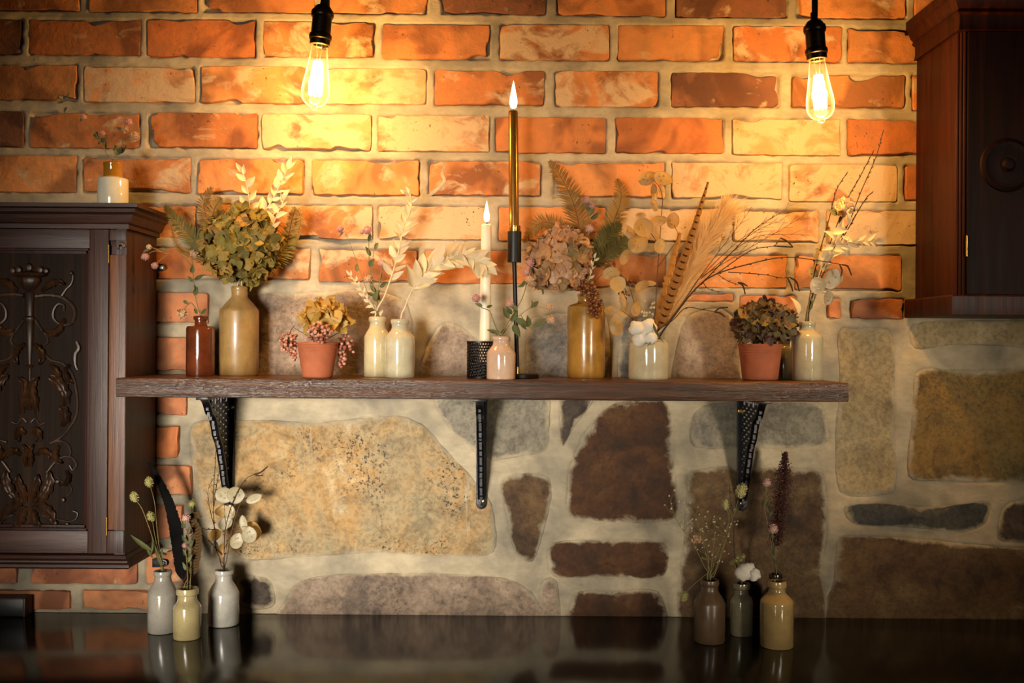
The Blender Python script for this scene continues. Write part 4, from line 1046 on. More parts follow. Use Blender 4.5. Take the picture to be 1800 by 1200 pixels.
SLOT = {}; SPRIGS = []
class Sprig:
    """one stem (or one branching stalk) lifted out of a vessel as a whole"""
    def __init__(s, name, label, cat, ves, seed=1, stem_mat=None, group=None, r=.0012):
        s.root_v, s.mouth, s.rin = VES[ves]; s.r = random.Random(seed); s.Y = s.mouth.y
        k = SLOT.get(ves, 0); SLOT[ves] = k+1; a_ = k*2.39996; q_ = min(.78, .24*math.sqrt(k+.3))*max(.002, s.rin-.0015)
        if s.rin > .02: q_ = min(.7*s.rin, .0052*math.sqrt(k+.3)*1.6)
        off = Vector((q_*math.cos(a_), q_*math.sin(a_), 0)); s.yo = off.y*1.3; s.ves = ves
        s.base = WLOC[s.root_v.name] + off + Vector((0, 0, .0095))
        s.root = thing(name, label, cat, s.base, group); s.mat = stem_mat or L_STEM; s.rad = r; s.paths = []; s.mb = MB()
        s.mo = s.mouth + off + Vector((0, 0, -.002)); SPRIGS.append(s)
    def P(s, px, py, dy=0): return at(px, py, max(-.24, min(-.022, s.Y + dy + s.yo)))
    def stem(s, ctrl, r0=None, r1=None, from_mouth=True, n=5, sides=6):
        pts = [s.P(*c) for c in ctrl]
        if from_mouth: pts = [s.base, s.mo] + pts
        pp = spline(pts, n); r0 = r0 or s.rad; r1 = r1 or r0*.55; k = len(pp)
        s.mb.tube(pp, [r0+(r1-r0)*i/(k-1) for i in range(k)], sides); s.paths.append(pp); return pp
    def done(s, name='stem'): s.mb.build(name, s.mat, s.root, recalc=False); return s.root
    def leaf(s, pos, d, L, key='green', nrm=None, name='leaf'):
        nrm = nrm or (Vector((0, -1, .15)) + rv(s.r)*.55)
        inst(name, s.r.choice(LEAFM[key]), s.root, frame(pos, d, nrm, L))
    def leafpx(s, px, py, L, ang, key='green', dy=0):
        a = math.radians(ang); d = Vector((math.cos(a), s.r.uniform(-.4, .4), math.sin(a)))
        s.leaf(s.P(px, py, dy), d, pxm(L, s.Y+dy), key)
    def head(s, px, py, r, kind='pink', dy=0, d=None):
        d = d or Vector((s.r.uniform(-.4, .4), -.5, .8)); up = Vector((0, 0, 1)).rotation_difference(d.normalized()).to_matrix().to_4x4()
        M = Matrix.Translation(s.P(px, py, dy)) @ up @ Matrix.Scale(pxm(r, s.Y+dy), 4)
        inst({'bud': 'bud', 'grass': 'seed_head'}.get(kind, 'flower_head'), s.r.choice(HEADM[kind]), s.root, M)
    def pod(s, px, py, rx, ry, ang=0, dy=0, kind='gold', name='seed_pod'):
        a = math.radians(ang); S = pxm(1, s.Y+dy)
        d = Vector((math.cos(a), 0, math.sin(a))); n = Vector((s.r.uniform(-.25, .25), -1, s.r.uniform(-.25, .25)))
        big, small = max(rx, ry), min(rx, ry)
        if ry > rx: d = Vector((-d.z, 0, d.x))
        inst(name, s.r.choice(DISC[kind]), s.root, frame(s.P(px, py, dy), d, n, (big*S, small*S/.8, big*S)))

def spray_leaves(sp, pts, n, L, key='white', t0=.3, ang=42, shrink=.5):
    n = int(n*1.45)
    """pairs of leaves up a stem"""
    for i in range(n):
        t = t0 + (1-t0)*(i+.3)/n; p, tg = along(pts, t); s_ = 1 if i % 2 else -1
        side = Vector((-tg.z, 0, tg.x))*s_ + Vector((0, sp.r.uniform(-.6, .4), 0)); a = math.radians(ang + sp.r.uniform(-12, 12))
        sp.leaf(p, tg*math.cos(a) + side.normalized()*math.sin(a), L*(1-shrink*(t-t0)/(1-t0))*sp.r.uniform(.85, 1.15), key)
    p, tg = along(pts, .99); sp.leaf(p, tg, L*(1-shrink)*1.1, key)
def frond(sp, ctrl, nd, L, mat, from_mouth=True, w=.0015, ang=55):
    nd = int(nd*1.5); L = L*1.12
    """feathery frond: two rows of needles along a rib"""
    pts = sp.stem(ctrl, .0011, .0004, from_mouth, 8, 5)
    seg = pts if not from_mouth else pts[16:]
    m = MB()
    for i in range(nd):
        t = (i+.5)/nd; p, tg = along(seg, t); l = L*(math.sin(PI*min(1, .18+.80*t)))**.7*sp.r.uniform(.85, 1.1)
        for s_ in (-1, 1):
            side = Vector((-tg.z, 0, tg.x)); side = (side.normalized()*s_ + Vector((0, sp.r.uniform(-.35, .25), 0))); a = math.radians(ang + sp.r.uniform(-7, 7))
            d = (tg*math.cos(a) + side*math.sin(a)).normalized(); q = d.cross(Vector((0, -1, .2))).normalized()*w
            e = p + d*l; mid = p + d*l*.5 + tg*l*.06
            m.add([p-q*.5, mid-q, e, mid+q, p+q*.5], [(0, 1, 2, 3, 4)])
    o = m.build('needles', mat, sp.root, smooth=0, recalc=False); o['kind'] = 'stuff'
def hydrangea(name, label, ves, cx, cy, rx, ry, dy, n, size, mat, seed, depth=None, stemc=None, low=-.75):
    sp = Sprig(name, label, 'dried flower', ves, seed, L_STEM, None, .0022)
    C_ = sp.P(cx, cy, dy); S = pxm(1, C_.y); a, c_, b = rx*S, ry*S, (depth or min(rx, ry)*.8)*S
    sp.stem([(stemc[0], stemc[1], dy*.5)] if stemc else [], n=5) if stemc else None
    sp.mb.tube([sp.mo, (sp.mo+C_)/2, C_], .002, 6)
    variants = [floret_mesh(mat, seed*10+k) for k in range(5)]; r = sp.r
    for layer, (k, fr) in enumerate(((n, .86), (int(n*.5), .62))):
        for i in range(k):
            z = 1-2*(i+.5)/k; an = i*2.39996 + layer; q = math.sqrt(1-z*z)
            u = Vector((q*math.cos(an), q*math.sin(an), z))
            if u.z < low: continue
            p = C_ + Vector((u.x*a, u.y*b, u.z*c_))*fr*r.uniform(.92, 1.06)
            if p.y > -.016: p.y = -.016
            hd = math.hypot(p.x-sp.mouth.x, p.y-sp.mouth.y)
            if ves in ('pot1', 'pot2') and p.z < sp.mouth.z+.010 and hd < sp.rin+.020: continue
            nr = (Vector((u.x/a, u.y/b, u.z/c_)).normalized() + rv(r)*.38).normalized()
            M = frame(p, nr.orthogonal(), nr, size*S*r.uniform(.8, 1.2)); M = M @ Matrix.Rotation(r.uniform(0, 6), 4, 'Z')
            inst('floret', r.choice(variants), sp.root, M)
    sp.done(); return sp
def berries(sp, cx, cy, rx, ry, n, r_px, kind, dy=0, root_px=None):
    """a cluster of berries on short stalks"""
    C_ = sp.P(cx, cy, dy); S = pxm(1, C_.y); hub = sp.P(*root_px) if root_px else C_
    ax = spline([hub, (hub+C_)/2 + Vector((0, -.004, .006)), C_], 4); sp.mb.tube(ax, .0008, 5); pl = []
    for i in range(n):
        for _ in range(14):
            u = rv(sp.r)
            if u.length > 1: continue
            p = C_ + Vector((u.x*rx*S, u.y*min(rx, ry)*.8*S, u.z*ry*S))
            hx, hy = p.x-sp.mouth.x, p.y-sp.mouth.y; hd = math.hypot(hx, hy); lim = sp.rin+.004+r_px*S*1.4
            if p.z < sp.mouth.z+r_px*S*1.4 and hd < lim: p.x, p.y = sp.mouth.x+hx/max(hd, 1e-5)*lim, sp.mouth.y+hy/max(hd, 1e-5)*lim
            if p.y < -.018 and all((p-o).length > r_px*S*1.45 for o in pl): break
        else: continue
        pl.append(p); q, _t = along(ax, max(0, min(1, .55+.45*sp.r.random())))
        sp.mb.tube([q, (q+p)/2 + rv(sp.r)*.002, p], .0004, 3, cap=False)
        up = Vector((0, 0, 1)).rotation_difference((p-C_).normalized() if (p-C_).length > 1e-4 else Vector((0, -1, 0))).to_matrix().to_4x4()
        inst('berry', BERRY[kind], sp.root, Matrix.Translation(p) @ up @ Matrix.Scale(r_px*S*sp.r.uniform(.8, 1.15), 4))
def cotton(sp, lobes, dy=0, name='cotton_lobe'):
    for (px, py, r_) in lobes:
        K, N = 14, 10; v = []; c = sp.P(px, py, dy + sp.r.uniform(-.006, .004)); S = pxm(r_, c.y); sd = sp.r.uniform(0, 99)
        m = MB(); prof = []
        for i in range(N+1):
            th = PI*i/N
            for k in range(K):
                a = 2*PI*k/K; u = Vector((math.sin(th)*math.cos(a), math.sin(th)*math.sin(a), math.cos(th)))
                q = 1 + .30*mnoise.noise(u*1.6+Vector((sd, 0, 0))) + .06*mnoise.noise(u*5+Vector((0, sd, 0)))
                v.append(c + u*S*q)
        f = [(i*K+k, i*K+(k+1) % K, (i+1)*K+(k+1) % K, (i+1)*K+k) for i in range(N) for k in range(K)]
        m.add(v, f); o = m.build(name, L_COTTON, sp.root, smooth=180)
def feather(sp, ctrl, w, mat, from_mouth=True, barb=.25, taper=.9, name='vane'):
    pts = sp.stem(ctrl, .0014, .0004, from_mouth, 8, 5); seg = pts[16:] if from_mouth else pts
    N = 90; v = []; f = []; uv = []; r = sp.r
    for i in range(N+1):
        t = i/N; p, tg = along(seg, t*.998); side = Vector((-tg.z, 0, tg.x)).normalized()
        ww = w*min(1, (t/.08)**.6 if t > 0 else 0)*(1 - taper*max(0, (t-.25)/.75)**1.3)
        jl, jr = 1 + barb*r.uniform(-.5, .5), 1 + barb*r.uniform(-.5, .5)
        up = tg*ww*.7
        for k, (q, jj) in enumerate(((-1, jl), (-.5, 1), (0, 1), (.5, 1), (1, jr))):
            v.append(p + side*(q*ww*jj) + up*abs(q)*jj + Vector((0, .0025*abs(q) - .0012, 0))); uv.append((q*.5+.5, t))
    f = [(i*5+k, i*5+k+1, (i+1)*5+k+1, (i+1)*5+k) for i in range(N) for k in range(4)]
    me = bpy.data.meshes.new('vane'); loc = WLOC[sp.root.name]
    me.from_pydata([tuple(x-loc) for x in v], [], f); lay = me.uv_layers.new(name='uv')
    for lp in me.loops: lay.data[lp.index].uv = uv[lp.vertex_index]
    me.polygons.foreach_set('use_smooth', [True]*len(f)); me.materials.append(mat); link(name, me, sp.root, loc)
def twig(sp, ctrl, r0=.0011, r1=.0005, from_mouth=False, buds=6, n=5):
    pts = sp.stem(ctrl, r0, r1, from_mouth, n, 5); L0 = .35 if from_mouth else .1
    for i in range(buds):
        p, tg = along(pts, L0+(.98-L0)*(i+.5)/buds); s_ = 1 if i % 2 else -1
        d = (tg + Vector((-tg.z, sp.r.uniform(-.5, .5), tg.x))*s_*.8).normalized()
        sp.mb.tube([p, p+d*.002, p+d*.0048], [r1*1.0, r1*1.7, r1*.4], 4)
    return pts
def catkin(sp, ctrl, r_=.0017):
    pts = spline([sp.P(*c) for c in ctrl], 5); k = len(pts); m = MB()
    m.tube(pts, [r_*(.6+.4*math.sin(PI*min(1, .15+.8*i/(k-1))))*(1.0 if i % 2 else .86) for i in range(k)], 7); m.build('catkin', L_TWIG, sp.root)
def fine_branch(sp, ctrl, n, spread, L, r0=.0007):
    """thin twig that keeps forking"""
    pts = sp.stem(ctrl, r0, r0*.4, False, 5, 4)
    for i in range(n):
        t = .25+.7*(i+.5)/n; p, tg = along(pts, t); s_ = 1 if i % 2 else -1
        d = (tg + Vector((-tg.z, sp.r.uniform(-.3, .3), tg.x))*s_*spread*sp.r.uniform(.6, 1.2)).normalized(); l = L*sp.r.uniform(.6, 1.2)*(1-.5*t)
        e = p+d*l; mid = p.lerp(e, .5)+tg*l*.06
        if e.y > -.02: e.y = -.02
        sp.mb.tube(spline([p, mid, e], 3), [r0*.55]*3+[r0*.4]*3+[r0*.25], 4)
        if i % 2: sp.mb.tube([mid, mid+(tg+d*.3).normalized()*l*.45], [r0*.4, r0*.2], 4)

# ------------------------------------------------------------------ what stands in each vessel
# brown glazed bottle
s = Sprig('clover_sprig', 'dried clover sprig from the brown bottle, reaching across the cabinet side', 'dried flower', 'brown', 1)
s.stem([(348,540),(342,512),(339,475),(337,450)]); s.stem([(339,470),(318,446,-.01),(295,446,-.02),(270,436,-.03),(262,434,-.03)], .0010, .0006, False); s.stem([(295,446,-.02),(272,441,-.03),(256,450,-.03)], .0007, .0006, False); s.stem([(295,447,-.02),(278,460,-.03),(272,467,-.03)], .0007, .0006, False)
for h in ((255,451,8,'pink',-.03),(262,434,5,'cream',-.03),(272,467,7,'pink',-.03),(342,446,8,'cream')): s.head(*h)
for l in ((283,440,14,10,'green',-.02),(262,440,13,200,'green',-.03),(340,495,17,140),(342,492,18,35),(340,500,14,-60),(342,520,18,80),(338,480,16,80),(347,552,12,120),(354,552,14,50)): s.leafpx(*l)
s.done()
s = Sprig('clover_sprig', 'short drooping clover sprig with one white head at the brown bottle', 'dried flower', 'brown', 2)
s.stem([(346,545),(336,532),(328,536)]); s.leafpx(332,534,14,150); s.leafpx(325,548,16,170); s.head(320,552,9,'cream'); s.stem([(334,533),(326,540),(321,549)], .0007, .0006, False); s.done()
# tall tan bottle
hydrangea('hydrangea_stem', 'dried olive green hydrangea head on the tall tan bottle', 'tan', 424, 432, 74, 74, -.012, 128, 30, L_HYD1, 21, 56, None, -.95)
s = Sprig('fern_frond', 'green fern frond pointing at the cabinet from the olive hydrangea', 'dried foliage', 'tan', 3, L_TWIGL); frond(s, [(400,480),(350,430,.005),(312,390,0),(290,362,0)], 40, .024, L_FERN); s.done()
s = Sprig('fern_frond', 'small browned fern curl low beside the olive hydrangea', 'dried foliage', 'tan', 4, L_TWIGL); frond(s, [(390,480),(340,450,-.005),(312,432,0),(300,395,0)], 26, .010, L_FERNB); s.done()
s = Sprig('fern_frond', 'golden fern frond standing up behind the olive hydrangea', 'dried foliage', 'tan', 5, L_TWIGL); frond(s, [(405,470,.015),(372,400,.025),(358,360,.025),(372,330,.02)], 34, .026, L_FERNB); frond(s, [(372,400,.025),(376,370,.02),(388,348,.02)], 22, .018, L_FERNB, False); s.done()
s = Sprig('fern_frond', 'drooping fern frond on the candle side of the olive hydrangea', 'dried foliage', 'tan', 6, L_TWIGL); frond(s, [(440,480,.015),(490,450,.02),(512,410,.02),(518,365,.02)], 36, .026, L_FERN); frond(s, [(505,425,.02),(518,370,.01),(528,385,.01),(522,425,.01)], 28, .010, L_FERNB, False); s.done()
for k, (c, lb, nl, L) in enumerate((([(428,480,.01),(438,390,0),(437,345,0),(430,312,0),(424,300,0)], 'bleached leaf spray rising straight above the olive hydrangea', 9, .034), ([(432,480,.01),(458,390,0),(482,345,0),(498,312,0),(506,292,0)], 'tallest bleached leaf spray above the olive hydrangea', 15, .036), ([(436,480,.012),(475,405,-.015),(490,370,-.02),(500,350,-.02)], 'short bleached leaf spray leaning out of the olive hydrangea', 10, .036))):
    s = Sprig('leaf_spray', lb, 'dried foliage', 'tan', 30+k, L_STEMP); pts = s.stem(c, .0014, .0008); spray_leaves(s, pts, nl, L, 'white', .58, 40, .4); s.done()
# terracotta pot with berries
hydrangea('hydrangea_stem', 'few large yellow hydrangea petals above the pink berries', 'pot1', 570, 562, 38, 30, -.004, 22, 38, L_HYD4, 40, 26, None, -.3)
s = Sprig('berry_branch', 'pink pepper berries hanging over the terracotta pot on the cabinet side', 'dried berries', 'pot1', 41, L_TWIGL); s.stem([(540,590,-.01),(515,575,-.015)], .0010); berries(s, 506, 602, 19, 19, 52, 3.1, 'pink', -.015, (518,572,-.015)); berries(s, 519, 622, 12, 13, 22, 3.0, 'pink', -.02, (510,600,-.015)); s.done()
s = Sprig('berry_branch', 'pale pink berries heaped over the front rim of the terracotta pot', 'dried berries', 'pot1', 42, L_TWIGL); s.stem([(556,592,-.012)], .0010); berries(s, 562, 585, 22, 20, 64, 3.2, 'pink', -.034, (558,592,-.012)); s.done()
s = Sprig('berry_branch', 'pink berries hanging beside the terracotta pot towards the cream bottles', 'dried berries', 'pot1', 43, L_TWIGL); s.stem([(585,590,.0),(602,582,0)], .0010); berries(s, 606, 610, 17, 22, 42, 3.1, 'pink', 0, (604,584,0)); berries(s, 600, 636, 8, 10, 12, 3.1, 'pink', 0, (604,612,0)); s.done()
# yellowish cream bottle
s = Sprig('clover_sprig', 'tall clover sprig with pink head in the yellowish cream bottle', 'dried flower', 'cream_l', 50); s.stem([(660,520),(650,470),(648,420)]); s.head(646,405,9); s.head(636,408,5); s.stem([(655,495),(656,450),(660,425)], .0008, .0005, False)
for l in ((648,425,16,80),(652,450,20,120),(650,470,18,60),(660,440,16,75),(655,500,22,110),(660,530,22,75)): s.leafpx(*l)
s.done()
s = Sprig('clover_sprig', 'leaning clover sprig with small pink heads in the yellowish cream bottle', 'dried flower', 'cream_l', 51); s.stem([(664,520),(668,490),(672,465)]); s.stem([(664,525),(655,505),(650,496)], .0008, .0006, False); s.head(671,462,8); s.head(651,495,8,'cream')
for l in ((666,495,18,70),(662,515,20,130),(668,505,16,40),(672,530,24,75),(658,520,16,160)): s.leafpx(*l)
s.done()
s = Sprig('clover_sprig', 'thin curved sprig reaching towards the berries from the yellowish cream bottle', 'dried flower', 'cream_l', 52, None, None, .0008); s.stem([(650,525),(632,475),(618,435),(605,405)]); s.head(598,402,8); s.leafpx(628,478,16,95); s.leafpx(604,408,10,230); s.done()
s = Sprig('leaf_spray', 'short bleached spray at the foot of the clover in the cream bottle', 'dried foliage', 'cream_l', 53, L_STEMP); p = s.stem([(652,535),(632,505),(614,482)], .0013, .0008); spray_leaves(s, p, 12, .016, 'white', .45, 40, .3); s.done()
s = Sprig('leaf_spray', 'curly bleached leaf stalk between the clover and the bleached spray', 'dried foliage', 'cream_l', 54, L_STEMP); p = s.stem([(676,520),(690,480),(700,445),(706,415),(712,390),(722,370),(722,345),(714,338)], .0016, .0012); spray_leaves(s, p, 15, .030, 'white', .50, 48, .5); s.stem([(708,408),(722,400,-.005),(734,392,-.005)], .0016, .0010, False); s.done()
# paler cream bottle
s = Sprig('leaf_spray', 'long bleached leaf spray bending over towards the ivory candle', 'dried foliage', 'cream_r', 55, L_STEMP); p = s.stem([(712,540),(722,515),(742,485),(766,466),(800,452,-.022),(828,452,-.034),(850,466,-.040)], .0016, .0009); spray_leaves(s, p, 26, .042, 'white', .48, 42, .25); s.done()
# small pink bottle
s = Sprig('clover_sprig', 'clover sprig with purple head before the ivory candle', 'dried flower', 'pink', 60); s.stem([(874,580),(866,560),(860,546),(846,540),(838,530)]); s.head(837,524,9); s.leafpx(848,538,14,160); s.leafpx(855,540,12,20); s.leafpx(876,588,16,140); s.leafpx(870,585,16,160); s.leafpx(880,588,16,60); s.done()
s = Sprig('clover_sprig', 'leafy clover sprig bending before the black candlestick stem', 'dried flower', 'pink', 61); s.stem([(890,572),(902,552),(916,528),(924,505),(922,492)]); s.head(896,534,8); s.head(931,492,8,'cream')
for l in ((898,565,22,60),(902,570,26,-60),(905,560,28,-30),(895,560,24,120),(910,545,20,150),(922,500,14,200),(900,552,18,130),(908,572,24,-80),(912,560,24,-55)): s.leafpx(*l)
s.done()
s = Sprig('clover_sprig', 'thin clover sprig with pale heads towards the mustard jar', 'dried flower', 'pink', 62, None, None, .0008); s.stem([(892,575),(915,553),(935,540),(958,540)]); s.stem([(915,553),(930,575),(945,570),(960,564)], .0007, .0005, False); s.head(965,540,7,'cream'); s.head(968,562,7,'cream')
for l in ((934,540,18,40),(932,542,16,80),(930,574,22,100),(936,574,24,25),(950,565,12,30)): s.leafpx(*l)
s.done()
# mustard jar
hydrangea('hydrangea_stem', 'dried dusty pink and olive hydrangea head on the mustard jar', 'mustard', 985, 460, 60, 66, -.015, 110, 29, L_HYD2, 22, 50)
for k, (c, lb, nd, L, mt) in enumerate((([(1028,470,.02),(1012,370,.02),(988,315,.02),(966,283,.02)], 'tallest brown fern frond pointing up to the gold candle', 44, .030, L_FERNB), ([(1010,450,.025),(985,402,.03),(950,392,.03),(920,425,.03)], 'arched brown fern frond touching the candlestick cup', 34, .022, L_FERNB), ([(1045,460,.02),(1080,385,.02),(1092,345,.02),(1085,315,.02)], 'fern frond beside the honesty pods, upright', 40, .026, L_FERNB), ([(1045,470,.02),(1085,435,.015),(1122,410,.01)], 'dark green fern frond lying low towards the honesty pods', 30, .022, L_FERN), ([(1040,470,.025),(1062,425,.025),(1090,392,.02)], 'olive fern frond between the clover and the honesty pods', 30, .026, L_FERN))):
    s = Sprig('fern_frond', lb, 'dried foliage', 'mustard', 70+k, L_TWIGL); frond(s, c, nd, L, mt); s.done()
s = Sprig('clover_sprig', 'clover with two pink heads above the dusty hydrangea', 'dried flower', 'mustard', 76); s.stem([(1036,470),(1034,400),(1034,358)]); s.head(1031,352,8); s.head(1040,362,7); s.head(1036,402,9,'pink',-.02)
for l in ((1034,372,22,100),(1036,380,26,70),(1038,385,20,40),(1045,440,18,90)): s.leafpx(*l)
s.done()
s = Sprig('clover_sprig', 'clover with pink heads tucked against the dusty hydrangea near the candlestick', 'dried flower', 'mustard', 77); s.stem([(1000,510,-.03),(950,505,-.04),(932,470,-.04)]); s.head(932,462,9,'pink',-.04); s.head(926,478,8,'pink',-.045); s.head(935,498,8,'cream',-.04); s.leafpx(928,490,16,220,'green',-.04); s.leafpx(930,488,14,250,'green',-.04); s.done()
s = Sprig('leaf_spray', 'small bleached leaf sprig on the mustard jar under the ferns', 'dried foliage', 'mustard', 78, L_STEMP); p = s.stem([(1034,500,-.04),(1040,475,-.05),(1046,452,-.05)], .001, .0006); spray_leaves(s, p, 9, .015, 'white', .55, 40, .3); s.done()
s = Sprig('berry_branch', 'brown berry cluster hanging down the front of the mustard jar', 'dried berries', 'mustard', 79, L_TWIGL); s.stem([(1035,505,-.02),(1040,500,-.04)], .0010); berries(s, 1032, 508, 20, 14, 34, 3.3, 'brown', -.055, (1036,500,-.04)); berries(s, 1045, 535, 15, 26, 52, 3.3, 'brown', -.052, (1038,505,-.045)); s.done()
s = Sprig('berry_branch', 'sparse brown berries around the honesty pods from the mustard jar', 'dried berries', 'mustard', 80, L_TWIGL); s.stem([(1042,500,-.01),(1070,470,-.01)], .0010); berries(s, 1072, 468, 14, 12, 14, 3.0, 'brown', -.012, (1068,472,-.01)); berries(s, 1098, 505, 14, 26, 26, 3.0, 'brown', -.012, (1072,475,-.01)); s.done()
# wide cream jar
s = Sprig('cotton_stem', 'open cotton boll resting on the rim of the wide cream jar', 'dried flower', 'wide', 90, L_TWIG); s.stem([(1134,592,-.022)], .0018); cotton(s, [(1119,577,14),(1140,574,14),(1124,596,13),(1143,594,13),(1131,584,12)], -.054)
s.leafpx(1148,568,42,-62,'strap',-.068); s.leafpx(1144,600,12,-130,'strap',-.070); s.done()
s = Sprig('honesty_branch', 'golden honesty seed pods in the wide cream jar leaning over the mustard jar', 'dried flower', 'wide', 91, L_TWIGL)
s.stem([(1128,580),(1112,560,-.01),(1092,545,-.01)]); s.stem([(1150,560),(1155,490),(1160,420),(1165,350)]); s.stem([(1120,570),(1114,530),(1100,490),(1080,485)], .0010, .0006, True); s.stem([(1158,430),(1140,405),(1125,400)], .0008, .0006, False); s.stem([(1156,470),(1190,420),(1185,395)], .0008, .0005, False); s.stem([(1165,350),(1160,330),(1150,318)], .0008, .0005, False)
for q in ((1131,400,17,17,20),(1121,428,18,16,30),(1098,452,8,14,-20),(1074,481,15,12,10),(1086,499,14,14,40),(1083,573,12,17,5),(1128,503,13,9,30),(1143,498,10,5,0),(1157,388,15,9,10),(1183,388,11,14,-10),(1138,313,17,12,20),(1166,313,17,12,-20),(1150,338,6,15,5),(1164,336,6,13,10),(1126,379,9,6,0),(1108,410,8,14,30),(1160,432,10,13,-10),(1095,530,6,16,15),(1073,545,11,8,0),(1096,549,10,9,0),(1118,543,9,13,-5),(1150,360,6,12,20)): s.pod(*q, s.r.uniform(-.02,.02))
s.done()
s = Sprig('pheasant_feather', 'long barred brown feather standing in the wide cream jar', 'feather', 'wide', 92, L_TWIG); feather(s, [(1158,580,.01),(1186,500,.015),(1214,420,.02),(1245,320,.025)], .0095, M_FEATHER, True, .3, .80); s.done()
s = Sprig('pheasant_feather', 'soft ginger feather behind the barred feather in the wide cream jar', 'feather', 'wide', 93, L_TWIG); feather(s, [(1152,580,.03),(1168,520,.04),(1180,470,.045),(1196,410,.045)], .0095, M_GINGER, True, .6, .7); s.done()
s = Sprig('pampas_plume', 'fluffy pale pampas grass plume in the wide cream jar', 'dried grass', 'wide', 94, L_STEMP); ax = s.stem([(1162,580,.035),(1195,510,.06),(1232,440,.07),(1272,378,.07)], .0016, .0006)
m = MB()
for i in range(2000):
    t = .34 + .64*s.r.random(); p, tg = along(ax, t); l = .058*s.r.uniform(.6, 1.4)
    side = Vector((-tg.z, 0, tg.x))*s.r.uniform(-1, 1)*.52 + Vector((0, s.r.uniform(-.45, .15), 0))
    d = (tg + side).normalized(); e = p + d*l; e2 = p + d*l*.55 + tg*l*.05
    if e.y > -.012: e.y = -.012
    if e2.y > -.012: e2.y = -.012
    e.z -= l*.10; q = d.cross(Vector((0, -1, .1))).normalized()*.00055
    m.add([p-q, p+q, e2+q*.9, e2-q*.9, e], [(0, 1, 2, 3), (3, 2, 4)])
o = m.build('plume', L_PAMPAS, s.root, smooth=0, recalc=False); o['kind'] = 'stuff'; s.done()
s = Sprig('catkin_branch', 'bare brown twig branch with catkins spreading over the dark hydrangea pot', 'dried branch', 'wide', 95, L_TWIG)
twig(s, [(1180,562),(1222,508,-.005),(1258,482,-.01),(1320,463,-.015),(1380,452,-.02),(1440,458,-.025),(1480,465,-.03)], .0019, .0007, True, 10)
twig(s, [(1258,482,-.01),(1320,440,-.01),(1360,432,0),(1372,418,0)], .0010, .0005); twig(s, [(1280,478,-.01),(1340,482,-.02),(1372,488,-.03),(1390,487,-.03)], .0009, .0005); twig(s, [(1262,482,-.01),(1280,494,-.02),(1298,500,-.03)], .0007, .0005, buds=3); twig(s, [(1235,495,-.005),(1246,508,-.01),(1268,513,-.015)], .0008, .0005, buds=3)
twig(s, [(1232,500,-.005),(1280,450,0),(1330,400,.01),(1370,375,.01)], .0012, .0005, buds=8)
for c in ([(1480,465,-.03),(1490,468,-.03),(1497,484,-.03)], [(1476,465,-.03),(1480,475,-.03),(1478,486,-.03)], [(1372,418,0),(1384,424,-.005),(1394,434,-.005)], [(1360,432,0),(1375,433,0),(1394,434,.005)], [(1388,487,-.03),(1400,495,-.03),(1405,512,-.03)], [(1384,487,-.03),(1390,500,-.03),(1394,512,-.03)], [(1298,497,-.03),(1306,502,-.03),(1310,517,-.03)], [(1297,496,-.03),(1306,498,-.03),(1314,503,-.03)]): catkin(s, c)
s.done()
s = Sprig('fine_twig', 'bundle of fine forked twigs fanning out beside the pampas plume', 'dried branch', 'wide', 96, L_TWIGL); s.stem([(1178,562,.005),(1228,490,.005)], .0015, .0012)
for c, nn in (([(1228,490,.005),(1265,440,.01),(1300,395,.015),(1322,362,.02)], 9), ([(1228,490,.005),(1290,430,.01),(1340,395,.02),(1395,358,.03)], 10), ([(1230,488,.005),(1310,440,.0),(1370,405,.01),(1425,372,.02)], 12), ([(1232,490,.0),(1320,420,.01),(1390,412,.015),(1425,414,.02)], 9), ([(1300,425,.01),(1340,400,.01),(1380,385,.01)], 6)): fine_branch(s, c, nn, .45, .042)
s.done()
s = Sprig('catkin_twig', 'small single catkin twig beneath the spreading branch beside the dark hydrangea', 'dried branch', 'wide', 97, L_TWIG); twig(s, [(1180,565,-.01),(1205,541,-.02),(1235,544,-.03),(1256,548,-.035)], .0009, .0006, True, 4); catkin(s, [(1256,548,-.035),(1266,541,-.035),(1280,540,-.035)]); catkin(s, [(1256,548,-.035),(1266,550,-.035),(1275,557,-.035)]); s.done()
s = Sprig('bud_spray', 'tuft of tiny cream buds above the cotton boll in the wide jar', 'dried flower', 'wide', 98)
for k in range(14):
    x, y = s.r.uniform(1128,1152), s.r.uniform(524,556); s.stem([(1140+(x-1140)*.3,575),(x,y)], .0006, .0003, True, 3, 4); s.head(x, y-1, 2.8, 'bud')
s.done()
# dark hydrangea pot
hydrangea('hydrangea_stem', 'dried dark purple and green hydrangea head in the terracotta pot', 'pot2', 1344, 572, 58, 44, -.01, 120, 26, L_HYD3, 23, 48, None, -.9)
# pale cream bottle by the pot
for k, (c, lb) in enumerate((([(1424,540),(1446,470,-.005),(1488,400,-.01),(1512,340,-.01),(1540,275,-.01),(1553,228,-.01)], 'tallest bare budded twig in the pale bottle by the terracotta pot'), ([(1420,540),(1436,460),(1456,390),(1470,335),(1490,302)], 'upright budded twig before the pale mortar in the pale bottle'), ([(1422,540),(1444,470,.01),(1485,360,.02),(1512,310,.02),(1536,264,.02)], 'budded twig reaching between the two other twigs in the pale bottle'), ([(1424,540),(1452,470,.005),(1492,400,.005),(1520,352,0),(1535,336,0)], 'lowest budded twig leaning towards the red cabinet in the pale bottle'))):
    s = Sprig('budded_twig', lb, 'dried branch', 'cream_f', 100+k, L_TWIG); pts = twig(s, c, .0014, .0007, True, 9)
    for i in range(9):
        p, tg = along(pts, .80+.2*i/9); s.mb.tube([p, p+(tg+rv(s.r)*.5).normalized()*.006], [.0011, .0004], 4)
    s.done()
